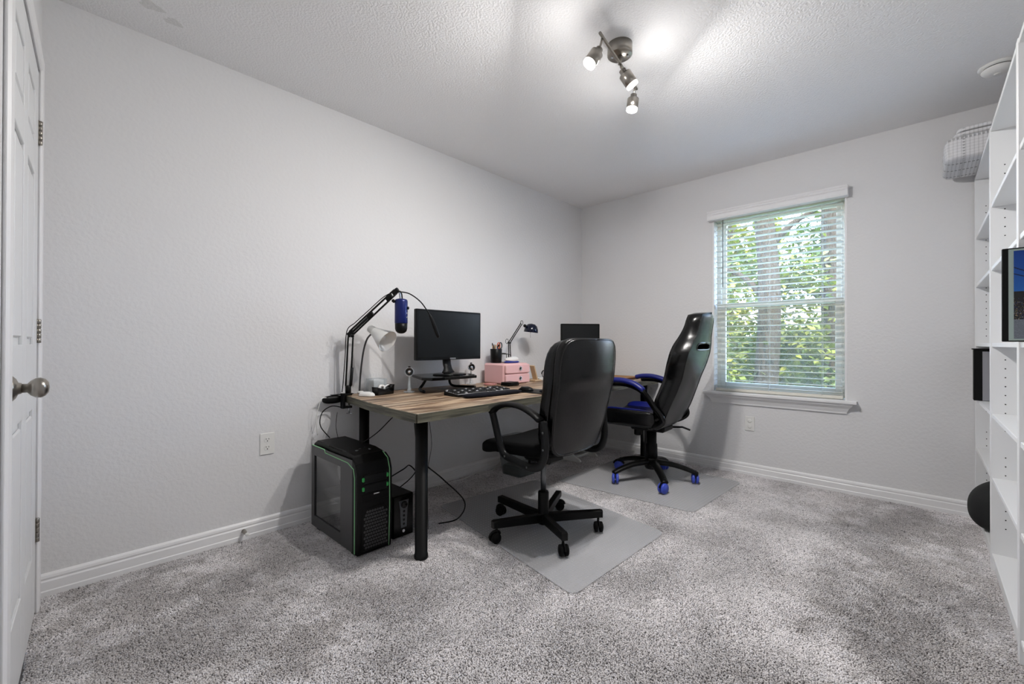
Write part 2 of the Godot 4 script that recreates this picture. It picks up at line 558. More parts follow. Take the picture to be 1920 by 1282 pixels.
func build_window() -> void:
	var w := thing("window_1", "white single hung window with an insect screen on its lower sash", "window", Vector3.ZERO, 0, "", "structure")
	# jamb lining
	var t := 0.012
	for q in [[WX0, WX0 + t, WY0, WY1], [WX1 - t, WX1, WY0, WY1], [WX0, WX1, WY1 - t, WY1]]:
		obj("jamb", bx(q[0], q[1], q[2], q[3], -WT + 0.02, 0.0, 0.001), M.trim, w)
	var x0 := WX0 + t
	var x1 := WX1 - t
	var y0 := WY0 + 0.01
	var y1 := WY1 - t
	var mid := 1.340
	# frame and sashes: each a ring of four bars
	var ring := func(called: String, a: float, b: float, c: float, d: float, wd: float, z0: float, z1: float, parent: Node) -> Node:
		var st := sm(false)
		box(st, Vector3(a + wd / 2, (c + d) / 2, (z0 + z1) / 2), Vector3(wd, d - c, z1 - z0), 0.003)
		box(st, Vector3(b - wd / 2, (c + d) / 2, (z0 + z1) / 2), Vector3(wd, d - c, z1 - z0), 0.003)
		box(st, Vector3((a + b) / 2, c + wd / 2, (z0 + z1) / 2), Vector3(b - a - 2 * wd, wd, z1 - z0), 0.003)
		box(st, Vector3((a + b) / 2, d - wd / 2, (z0 + z1) / 2), Vector3(b - a - 2 * wd, wd, z1 - z0), 0.003)
		return obj(called, st, M.vinyl_frame, parent)
	ring.call("window_frame", x0, x1, y0, y1, 0.030, -0.145, -0.085, w)
	var up = ring.call("upper_sash", x0 + 0.028, x1 - 0.028, mid - 0.01, y1 - 0.028, 0.032, -0.140, -0.116, w)
	var lo = ring.call("lower_sash", x0 + 0.028, x1 - 0.028, y0 + 0.028, mid + 0.03, 0.036, -0.114, -0.088, w)
	obj("pane", bx(x0 + 0.055, x1 - 0.055, mid + 0.02, y1 - 0.055, -0.130, -0.127, 0.0005), M.pane, up)
	obj("pane", bx(x0 + 0.060, x1 - 0.060, y0 + 0.06, mid - 0.002, -0.103, -0.100, 0.0005), M.pane, lo)
	obj("insect_screen", bx(x0 + 0.030, x1 - 0.030, y0 + 0.03, mid + 0.01, -0.1475, -0.1465, 0.0002), M.insect_screen, w)
	# stool with horns, and moulded apron
	obj("sill", prism(sm(false), pv([[1.252, 0.0], [WX0 - 0.0, 0.0], [WX0, -0.14], [WX1, -0.14], [WX1, 0.0], [2.262, 0.0], [2.262, 0.062], [1.252, 0.062]]), 0.620, 0.642, Transform3D(Basis(Vector3.RIGHT, Vector3.BACK, Vector3.UP), Vector3.ZERO), 0.004), M.trim, w)
	var ap := sm(false)
	var ys := [0.620, 0.606, 0.585, 0.560, 0.548]
	var zs := [0.050, 0.046, 0.026, 0.014, 0.012]
	var ins := [0.0, 0.004, 0.024, 0.036, 0.038]
	for k in 4:
		var a0 := 1.272 + float(ins[k]); var b0 := 2.242 - float(ins[k])
		var a1 := 1.272 + float(ins[k + 1]); var b1 := 2.242 - float(ins[k + 1])
		quad(ap, Vector3(a0, ys[k], zs[k]), Vector3(b0, ys[k], zs[k]), Vector3(b1, ys[k + 1], zs[k + 1]), Vector3(a1, ys[k + 1], zs[k + 1]))
		quad(ap, Vector3(a0, ys[k], 0), Vector3(a0, ys[k], zs[k]), Vector3(a1, ys[k + 1], zs[k + 1]), Vector3(a1, ys[k + 1], 0))
		quad(ap, Vector3(b0, ys[k], zs[k]), Vector3(b0, ys[k], 0), Vector3(b1, ys[k + 1], 0), Vector3(b1, ys[k + 1], zs[k + 1]))
	quad(ap, Vector3(1.310, 0.548, 0.012), Vector3(2.204, 0.548, 0.012), Vector3(2.204, 0.548, 0), Vector3(1.310, 0.548, 0))
	obj("apron", ap, M.trim, w)
	# blind
	var b := thing("window_blind", "white horizontal slat blind hanging open in the window", "blind", Vector3(0, 0, 0))
	var va := prism(sm(false), pv([[0, 2.050], [0.062, 2.050], [0.066, 2.062], [0.062, 2.086], [0.068, 2.094], [0.063, 2.103], [0.070, 2.112], [0.066, 2.122], [0, 2.124]]), -2.216, -1.290, Transform3D(Basis(Vector3.BACK, Vector3.UP, Vector3.LEFT), Vector3(0, 0, 0.001)))
	obj("valance", va, M.trim, b)
	obj("headrail", bx(x0 + 0.004, x1 - 0.004, y1 - 0.038, y1 - 0.001, -0.06, -0.006, 0.003), M.slat, b)
	var sl := sm(true)
	var sx0 := x0 + 0.010
	var sx1 := x1 - 0.012
	var sec := []
	for k in 7:
		var s := k / 6.0 * 2.0 - 1.0
		sec.append(Vector3(0, 0.0022 * (1.0 - s * s), s * 0.025))
	for lay in [1.0, -1.0]:
		for k in 6:
			var dy := Vector3(0, 0.0014 * lay, 0)
			var p := [sec[k] + dy, sec[k + 1] + dy]
			qo(sl, p[0] + Vector3(sx0, 0, 0), p[1] + Vector3(sx0, 0, 0), p[1] + Vector3(sx1, 0, 0), p[0] + Vector3(sx1, 0, 0), (p[0] + p[1]) * 0.5 - dy * 9.0 + Vector3((sx0 + sx1) / 2, 0, 0))
	for e in [0, 6]:
		var dy2 := Vector3(0, 0.0014, 0)
		quad(sl, sec[e] + dy2 + Vector3(sx0, 0, 0), sec[e] + dy2 + Vector3(sx1, 0, 0), sec[e] - dy2 + Vector3(sx1, 0, 0), sec[e] - dy2 + Vector3(sx0, 0, 0))
	var slat_mesh := finish(sl)
	var n := 31
	var top := 2.020
	var bot := 0.688
	for k in n:
		var o := obj("slat", slat_mesh, M.slat, b)
		o.position = Vector3(0, lerp(top, bot, k / float(n - 1)), -0.036)
		o.rotation.x = deg_to_rad(-5.0)
	obj("bottom_rail", bx(sx0, sx1, 0.645, 0.668, -0.062, -0.012, 0.003), M.slat, b)
	for x in [1.42, 1.72, 2.06]:
		for z in [-0.0095, -0.0625]:
			obj("ladder_cord", tube(sm(), [Vector3(x, 2.05, z), Vector3(x, 0.66, z)], 0.0011, 5), M.cord, b)
	obj("tilt_wand", tube(sm(), [Vector3(1.392, 2.06, -0.004), Vector3(1.392, 1.50, -0.003)], 0.004, 6), M.wand, b)

# the front wall's own frame: x along the wall, y up, z into the room
func front(x: float, y: float, z: float) -> Vector3:
	return Vector3(0, 0, FZ) + Basis(Vector3.UP, FA) * Vector3(x, y, -z)

func build_door() -> void:
	var fb := Basis(Vector3.UP, FA)
	var dx0 := 0.165
	var dx1 := 0.927
	var dh := 2.045
	var wf := sm(false)
	for q in [[-0.02, dx0 - 0.02, -0.004, H], [dx1 + 0.02, W + 0.05, -0.004, H], [dx0 - 0.02, dx1 + 0.02, dh + 0.02, H]]:
		box(wf, front((q[0] + q[1]) / 2, (q[2] + q[3]) / 2, -0.06), Vector3(q[1] - q[0], q[3] - q[2], 0.12), 0.0003, fb)
	struct("wall_front", wf, M.wall, "light grey wall that holds the white door", "wall")
	var d := thing("door_1", "white six panel door with a nickel knob", "door", front(0, 0, 0), FA, "", "structure")
	# local frame of d: x along the wall, -z into the room
	var lb := func(x0: float, x1: float, y0: float, y1: float, z0: float, z1: float, bev := 0.002) -> SurfaceTool:
		return bx(x0, x1, y0, y1, -z1, -z0, bev)
	var leaf := obj("leaf", lb.call(dx0, dx1, 0.012, dh, -0.036, -0.006), M.door, d)
	var cols := [[dx0 + 0.115, dx0 + 0.331], [dx0 + 0.431, dx0 + 0.647]]
	var rows := [[0.25, 0.79], [1.02, 1.63], [1.74, 1.93]]
	obj("stile", lb.call(dx0, cols[0][0], 0.012, dh, -0.006, 0.003), M.door, leaf)
	obj("stile", lb.call(cols[0][1], cols[1][0], 0.012, dh, -0.006, 0.003), M.door, leaf)
	obj("stile", lb.call(cols[1][1], dx1, 0.012, dh, -0.006, 0.003), M.door, leaf)
	for c in cols:
		for r in [[0.012, rows[0][0]], [rows[0][1], rows[1][0]], [rows[1][1], rows[2][0]], [rows[2][1], dh]]:
			obj("rail", lb.call(c[0], c[1], r[0], r[1], -0.006, 0.003), M.door, leaf)
		for r in rows:
			obj("panel", lb.call(c[0] + 0.022, c[1] - 0.022, r[0] + 0.022, r[1] - 0.022, -0.0065, 0.002, 0.0075), M.door, leaf)
	# casing and jamb
	for q in [[dx0 - 0.075, dx0 - 0.010, 0, dh + 0.075], [dx1 + 0.010, dx1 + 0.075, 0, dh + 0.075], [dx0 - 0.010, dx1 + 0.010, dh + 0.010, dh + 0.075]]:
		obj("casing", lb.call(q[0], q[1], q[2], q[3], 0, 0.014, 0.006), M.trim, d)
	for q in [[dx0 - 0.020, dx0 - 0.004, 0, dh + 0.02], [dx1 + 0.004, dx1 + 0.020, 0, dh + 0.02], [dx0, dx1, dh + 0.004, dh + 0.02]]:
		obj("jamb", lb.call(q[0], q[1], q[2], q[3], -0.115, 0.0), M.trim, d)
	obj("door_stop_strip", lb.call(dx0 - 0.004, dx1 + 0.004, 0.0, dh, -0.05, -0.038), M.trim, d)
	for y in [0.32, 1.07, 1.82]:
		var st := sm()
		for k in 5:
			lathe(st, disc(0.0065, 0.0168, 0.001), 10, Transform3D(Basis(), Vector3(dx0 - 0.004, y - 0.045 + k * 0.018, -0.008)))
		var hg := obj("hinge", st, M.nickel, d)
		obj("hinge_leaf", lb.call(dx0 - 0.012, dx0 + 0.006, y - 0.045, y + 0.045, 0.002, 0.0045, 0.0005), M.nickel, hg)
	var kx := dx1 - 0.064
	var kb := aim(Vector3(kx, 0.905, -0.003), Vector3(0, 0, -1))
	var knob := obj("knob", lathe(sm(), [[0, 0.018], [0.012, 0.018], [0.012, 0.030], [0.020, 0.036], [0.026, 0.045], [0.027, 0.054], [0.023, 0.063], [0.014, 0.069], [0, 0.071]], 28, kb), M.nickel, d)
	obj("rose", lathe(sm(), [[0, 0], [0.033, 0], [0.033, 0.004], [0.026, 0.010], [0.016, 0.014], [0.014, 0.020], [0, 0.020]], 28, kb), M.nickel, knob)

func build_desk() -> void:
	var d := thing("desk", "long wooden plank desk with black tube legs along the left wall", "desk", Vector3(0, 0, 0))
	var outline := pv([[0.015, 0.03], [0.848, 0.03], [0.868, 0.45], [0.886, 0.86], [0.906, 1.3], [0.922, 1.7], [0.928, 2.0], [0.938, 2.2], [0.957, 2.42], [0.964, 2.60], [0.960, 2.672], [0.72, 2.660], [0.45, 2.632], [0.177, 2.588], [0.015, 2.563]])
	var xs := [0.0, 0.115, 0.232, 0.345, 0.470, 0.585, 0.702, 0.820, 1.0]
	for k in xs.size() - 1:
		var strip := pv([[xs[k] + 0.0006, 0], [xs[k + 1] - 0.0006, 0], [xs[k + 1] - 0.0006, 3], [xs[k] + 0.0006, 3]])
		for pg in Geometry2D.intersect_polygons(outline, strip):
			var dy := rng.randf_range(-0.0006, 0.0006)
			obj("plank", prism(sm(false), pg, DT - 0.040, DT + dy, Transform3D(Basis(Vector3.RIGHT, Vector3.BACK, Vector3.UP), Vector3.ZERO), 0.002), M["plank%d" % (k % 4)], d)
	var ring := outline
	for k in ring.size():
		var a := ring[k]
		var b := ring[(k + 1) % ring.size()]
		if a.x < 0.02 and b.x < 0.02: continue
		var nrm := Vector2(b.y - a.y, a.x - b.x).normalized()
		if (a + nrm * 0.01).distance_to(Vector2(0.45, 1.3)) < a.distance_to(Vector2(0.45, 1.3)): nrm = -nrm
		obj("edge_band", prism(sm(false), PackedVector2Array([a, b, b + nrm * 0.006, a + nrm * 0.006]), DT - 0.041, DT - 0.0015, Transform3D(Basis(Vector3.RIGHT, Vector3.BACK, Vector3.UP), Vector3.ZERO)), M.edge_wood, d)
	for p in [[0.842, 2.565], [0.10, 2.47], [0.76, 0.12], [0.10, 0.12]]:
		var st := lathe(sm(), [[0, 0], [0.031, 0], [0.033, 0.004], [0.033, 0.020], [0.030, 0.021], [0.030, DT - 0.046], [0, DT - 0.046]], 20, Transform3D(Basis(), Vector3(p[0], 0, p[1])))
		var lg := obj("leg", st, M.black_metal, d)
		obj("mounting_plate", lathe(sm(), disc(0.055, 0.006), 20, Transform3D(Basis(), Vector3(p[0], DT - 0.0465, p[1]))), M.black_metal, lg)

func caster(parent: Node, at: Vector3, ang: float, r: float, body: Material, wheel: Material) -> void:
	var bas := Basis(Vector3.UP, ang)
	var c := obj("caster", tube(sm(), [at + Vector3(0, r * 1.1, 0), at + Vector3(0, r * 2.7, 0)], 0.0065, 8), body, parent)
	var ax := bas * Vector3(0, 0, 1)
	var ctr := at + bas * Vector3(r * 0.35, 0, 0) + Vector3(0, r, 0)
	for s in [-1.0, 1.0]:
		var w := obj("wheel", lathe(sm(), [[0, 0], [r * 0.55, 0.0], [r * 0.62, 0.003], [r * 0.9, 0.003], [r, 0.007], [r, 0.019], [r * 0.8, 0.021], [0, 0.021]], 18, aim(ctr + ax * s * 0.025, -ax * s)), wheel, c)
		w.set_meta("label", "caster wheel")
	var hood := sm()
	var arc := []
	for k in 8:
		var a := deg_to_rad(10 + 150.0 * k / 7)
		arc.append(ctr + bas * Vector3(cos(a), 0, 0) * r * 1.08 + Vector3(0, sin(a) * r * 1.08, 0))
	tube(hood, arc, 0.012, 6, 0.3, ax)
	obj("caster_hood", hood, body, c)

func build_office_chair() -> void:
	var o := Vector3(1.072, 0.0078, 1.925)
	var c := thing("office_chair", "black high back office chair with loop armrests on the nearer floor mat", "chair", o, 0.0)
	# five spoke base
	var base := sm(false)
	for k in 5:
		var a := deg_to_rad(104.0 + 72.0 * k)
		var dir := Vector3(cos(a), 0, sin(a))
		var b := Basis(Vector3.UP, -a)
		var poly := pv([[0.02, 0.044], [0.31, 0.078], [0.322, 0.078], [0.322, 0.112], [0.31, 0.116], [0.02, 0.092]])
		prism(base, poly, -0.017, 0.017, Transform3D(b, Vector3.ZERO), 0.003)
	obj("star_base", base, M.black_metal, c)
	for k in 5:
		var a := deg_to_rad(104.0 + 72.0 * k)
		caster(c, Vector3(cos(a), 0, sin(a)) * 0.298 + Vector3(0, 0.001, 0), rng.randf() * TAU, 0.027, M.black_plastic, M.rubber)
	obj("column_sleeve", lathe(sm(), [[0, 0.034], [0.028, 0.034], [0.030, 0.044], [0.030, 0.205], [0.027, 0.212], [0, 0.212]], 18), M.black_metal, c)
	obj("gas_column", lathe(sm(), [[0, 0.20], [0.015, 0.20], [0.015, 0.40], [0, 0.40]], 16), M.steel, c)
	var mech := obj("tilt_mechanism", box(sm(false), Vector3(0.0, 0.405, 0), Vector3(0.19, 0.05, 0.13), 0.012), M.black_plastic, c)
	obj("tension_knob", lathe(sm(), disc(0.026, 0.055, 0.006), 16, aim(Vector3(-0.07, 0.39, 0.0), Vector3(-0.2, -1, 0))), M.black_plastic, mech)
	# seat
	var seat := cushion(sm(), Vector3(0.255, 0.042, 0.25), 4.5, func(p: Vector3) -> Vector3:
		var q := p
		q.y += 0.018 * (p.z / 0.25) * (p.z / 0.25) + 0.012 * p.x / 0.255
		if p.x < -0.12: q.y -= 0.9 * pow((-0.12 - p.x), 1.6)
		return q + Vector3(-0.045, 0.466, 0))
	obj("seat", seat, M.mesh_cloth, c)
	# backrest: lower half leans back, upper half stands upright behind a crease
	var bw := func(p: Vector3) -> Vector3:
		var t := (p.y + 0.29) / 0.58
		var hw := 0.90 + 0.16 * sin(clampf(t, 0, 1) * PI * 0.62)
		var lean := 0.0
		if t < 0.60: lean = 0.125 * t
		else: lean = 0.075 + 0.020 * (t - 0.60) / 0.4
		var up: float = smoothstep(0.56, 0.68, t)
		if p.x > 0: lean += 0.030 * up * (1.0 - (p.z / 0.24) * (p.z / 0.24)) * (1.0 - 0.5 * clampf((t - 0.6) / 0.4, 0, 1))
		return Vector3(0.185 + lean + p.x + 0.02 * (p.z / 0.24) * (p.z / 0.24) * -1.0, 0.755 + p.y, p.z * hw)
	obj("backrest_cushion", cushion(sm(), Vector3(0.040, 0.285, 0.238), 5.0, func(p: Vector3) -> Vector3: return bw.call(p) + Vector3(-0.022, 0, 0), 16), M.vinyl, c)
	obj("backrest_shell", cushion(sm(), Vector3(0.022, 0.292, 0.236), 7.0, func(p: Vector3) -> Vector3: return bw.call(p) + Vector3(0.030, 0, 0), 20), M.vinyl, c)
	var pipe := []
	for k in 65:
		var a := TAU * k / 64
		var e := 6.0
		var cy := cos(a); var cz := sin(a)
		var rr := pow(pow(abs(cy), e) + pow(abs(cz), e), -1.0 / e)
		pipe.append((bw.call(Vector3(0.046, cy * rr * 0.286, cz * rr * 0.229)) as Vector3))
	obj("piping", tube(sm(), pipe, 0.0042, 6), M.vinyl_trim, c)
	# loop armrests
	for s in [1.0, -1.0]:
		var z: float = s * 0.262
		var pts := [Vector3(-0.140, 0.652, z), Vector3(-0.095, 0.688, z), Vector3(-0.02, 0.710, z), Vector3(0.07, 0.706, z), Vector3(0.15, 0.680, z), Vector3(0.20, 0.650, z)]
		obj("arm_pad", tube(sm(), curve(pts, 5), [0.012] + range(24).map(func(_k): return 0.027) + [0.016], 10, 0.5, Vector3.UP), M.black_plastic, c)
		var lp := [Vector3(-0.135, 0.664, z), Vector3(-0.112, 0.60, z), Vector3(-0.080, 0.51, z), Vector3(-0.045, 0.452, z), Vector3(0.03, 0.432, z), Vector3(0.13, 0.418, z), Vector3(0.195, 0.44, z), Vector3(0.222, 0.50, z), Vector3(0.222, 0.58, z), Vector3(0.212, 0.652, z)]
		var loop := obj("arm_loop", tube(sm(), curve(lp, 5), 0.021, 8, 0.75, Vector3(0, 0, 1)), M.grey_plastic, c)
		for q in [Vector3(-0.03, 0.446, z), Vector3(0.12, 0.42, z), Vector3(0.222, 0.52, z), Vector3(0.221, 0.60, z)]:
			obj("screw", lathe(sm(), disc(0.006, 0.004), 8, aim(q + Vector3(0, 0, s * 0.013), Vector3(0, 0, s))), M.steel, loop)

func build_gaming_chair() -> void:
	var o := Vector3(1.10, 0.0078, 0.675)
	var c := thing("gaming_chair", "black and blue racing style chair with blue wheels by the window", "chair", o, 0.06)
	for k in 5:
		var a := deg_to_rad(52.0 + 72.0 * k)
		var d := Vector3(cos(a), 0, sin(a))
		var pts := []
		for q in [[0.02, 0.135], [0.10, 0.132], [0.18, 0.120], [0.26, 0.098], [0.305, 0.080], [0.322, 0.070]]:
			pts.append(d * float(q[0]) + Vector3(0, q[1], 0))
		obj("base_spoke", tube(sm(), curve(pts, 4), [0.036, 0.036, 0.035, 0.034, 0.033, 0.032, 0.031, 0.030, 0.030, 0.029, 0.028, 0.028, 0.027, 0.027, 0.026, 0.026, 0.026, 0.026, 0.026, 0.022, 0.018], 10, 0.62, Vector3.UP), M.black_plastic, c)
		caster(c, d * 0.305 + Vector3(0, 0.001, 0), rng.randf() * TAU, 0.036, M.black_plastic, M.blue_wheel)
	obj("hub", lathe(sm(), [[0, 0.085], [0.045, 0.085], [0.052, 0.10], [0.048, 0.16], [0.040, 0.17], [0, 0.17]], 20), M.black_plastic, c)
	obj("column_shroud", lathe(sm(), [[0, 0.16], [0.044, 0.16], [0.041, 0.27], [0.036, 0.275], [0.036, 0.38], [0, 0.38]], 20), M.black_plastic, c)
	var mech := obj("tilt_mechanism", box(sm(false), Vector3(0, 0.400, 0), Vector3(0.26, 0.045, 0.19), 0.012), M.black_plastic, c)
	obj("tension_knob", lathe(sm(), disc(0.028, 0.06, 0.006), 16, aim(Vector3(-0.10, 0.385, 0.02), Vector3(0, -1, 0))), M.black_plastic, mech)
	obj("lever", tube(sm(), [Vector3(0.06, 0.40, -0.02), Vector3(0.16, 0.385, -0.20), Vector3(0.20, 0.36, -0.25)], 0.008, 6), M.black_plastic, mech)
	# seat with blue side stripes
	var sw := func(p: Vector3) -> Vector3:
		var q := p
		var zz: float = abs(p.z) / 0.25
		q.y += 0.040 * smoothstep(0.55, 1.0, zz) * (1.0 if p.y > 0 else 0.2)
		if p.x < -0.15: q.y -= 0.7 * pow((-0.15 - p.x), 1.5)
		return q + Vector3(-0.085, 0.462, 0)
	obj("seat", cushion(sm(), Vector3(0.235, 0.055, 0.25), 5.0, sw, 18), M.vinyl, c)
	for s in [1.0, -1.0]:
		obj("seat_stripe", cushion(sm(), Vector3(0.175, 0.010, 0.035), 3.0, func(p: Vector3) -> Vector3: return sw.call(Vector3(p.x - 0.02, 0.050, s * 0.185 + p.z)) + Vector3(0, p.y + 0.002, 0), 10), M.blue_vinyl, c)
	# backrest: outline of a bucket seat extruded and bowed, with one wide slot
	var half := [[0.0, 0.195], [0.04, 0.222], [0.12, 0.232], [0.24, 0.215], [0.34, 0.208], [0.44, 0.240], [0.52, 0.244], [0.58, 0.218], [0.64, 0.176], [0.70, 0.158], [0.76, 0.150], [0.795, 0.125], [0.81, 0.08], [0.815, 0.0]]
	var wid := func(v: float) -> float:
		for k in half.size() - 1:
			if v <= float(half[k + 1][0]):
				return lerp(float(half[k][1]), float(half[k + 1][1]), (v - float(half[k][0])) / (float(half[k + 1][0]) - float(half[k][0])))
		return 0.0
	var place := func(v: float, s: float, d: float) -> Vector3:
		# v height along the back, s -1..1 across, d depth (0 rear skin, 1 front skin)
		var w: float = wid.call(v)
		var lean := 0.160 + 0.46 * v - 0.195 * v * v
		var bulge := 0.026 * (1.0 - s * s) 
		var wing: float = 0.050 * smoothstep(0.55, 1.0, abs(s)) * smoothstep(0.0, 0.2, v) * (1.0 - 0.6 * smoothstep(0.55, 0.75, v))
		var x: float = lean + lerp(bulge * 0.9, -0.075 - wing, d)
		return Vector3(x, 0.455 + v * 0.965, s * w)
	var nv := 40
	var ns := 20
	var vmax := 0.8149
	var hole := func(v: float, s: float) -> bool: return v > 0.545 and v < 0.592 and abs(s) < 0.62
	for side in ["rear", "front"]:
		var st := sm()
		var d := 0.0 if side == "rear" else 1.0
		for i in nv:
			for j in ns:
				var v0 := vmax * i / nv; var v1 := vmax * (i + 1) / nv
				var s0 := 2.0 * j / ns - 1.0; var s1 := 2.0 * (j + 1) / ns - 1.0
				var inh: bool = hole.call((v0 + v1) / 2, (s0 + s1) / 2)
				if inh: continue
				var p := [place.call(v0, s0, d), place.call(v0, s1, d), place.call(v1, s1, d), place.call(v1, s0, d)]
				if side == "rear": quad(st, p[0], p[1], p[2], p[3])
				else: quad(st, p[3], p[2], p[1], p[0])
		if side == "rear":
			obj("backrest_shell", st, M.vinyl, c)
		else:
			for sgn in [-1.0, 1.0]:
				for i in nv:
					var v0 := vmax * i / nv; var v1 := vmax * (i + 1) / nv
					for k in 4:
						var d0 := k / 4.0; var d1 := (k + 1) / 4.0
						var f := func(v: float, dd: float) -> Vector3:
							var q: Vector3 = place.call(v, sgn, dd)
							q.z += sgn * 0.014 * sin(dd * PI)
							return q
						if sgn < 0: quad(st, f.call(v0, d0), f.call(v1, d0), f.call(v1, d1), f.call(v0, d1))
						else: quad(st, f.call(v0, d1), f.call(v1, d1), f.call(v1, d0), f.call(v0, d0))
			for j in ns:
				var s0 := 2.0 * j / ns - 1.0; var s1 := 2.0 * (j + 1) / ns - 1.0
				quad(st, place.call(vmax, s0, 0.0), place.call(vmax, s1, 0.0), place.call(vmax, s1, 1.0), place.call(vmax, s0, 1.0))
				quad(st, place.call(0.0, s1, 0.0), place.call(0.0, s0, 0.0), place.call(0.0, s0, 1.0), place.call(0.0, s1, 1.0))
			obj("backrest_bucket", st, M.vinyl, c)
	var lin := []
	for k in 25:
		var a := TAU * k / 24
		var e := 5.0
		var rr := pow(pow(abs(cos(a)), e) + pow(abs(sin(a)), e), -1.0 / e)
		lin.append(place.call(0.5685 + cos(a) * rr * 0.026, sin(a) * rr * 0.61, 0.03))
	obj("slot_trim", tube(sm(), lin, 0.008, 6), M.vinyl_trim, c)
	for sgn in [-1.0, 1.0]:
		var seam := []
		for k in 33: seam.append((place.call(0.02 + 0.76 * k / 32.0, sgn * 0.99, 0.02)) as Vector3 + Vector3(0.003, 0, 0))
		obj("piping", tube(sm(), seam, 0.0035, 6), M.vinyl_trim, c)
		obj("wing_panel", cushion(sm(), Vector3(0.012, 0.16, 0.045), 3.0, func(p: Vector3) -> Vector3: return (place.call(0.30 + p.y, sgn * (0.80 + p.z), 1.0) as Vector3) + Vector3(p.x - 0.004, 0, 0), 8), M.blue_vinyl, c)
	# armrests
	for s in [1.0, -1.0]:
		var z: float = s * 0.272
		var pts := [Vector3(-0.25, 0.742, z), Vector3(-0.19, 0.756, z), Vector3(-0.10, 0.757, z), Vector3(-0.01, 0.735, z), Vector3(0.055, 0.695, z)]
		obj("arm_pad", tube(sm(), curve(pts, 5), [0.012] + range(19).map(func(_k): return 0.027) + [0.020], 10, 0.72, Vector3.UP), M.blue_vinyl, c)
		var ap := [Vector3(-0.20, 0.735, z), Vector3(-0.08, 0.735, z), Vector3(0.02, 0.705, z), Vector3(0.075, 0.655, z), Vector3(0.125, 0.585, z * 0.98), Vector3(0.165, 0.53, z * 0.94), Vector3(0.175, 0.475, z * 0.90), Vector3(0.10, 0.430, z * 0.8), Vector3(0.02, 0.420, z * 0.5)]
		obj("arm_bracket", tube(sm(), curve(ap, 5), 0.022, 8, 0.6, Vector3(0, 0, 1)), M.black_gloss, c)

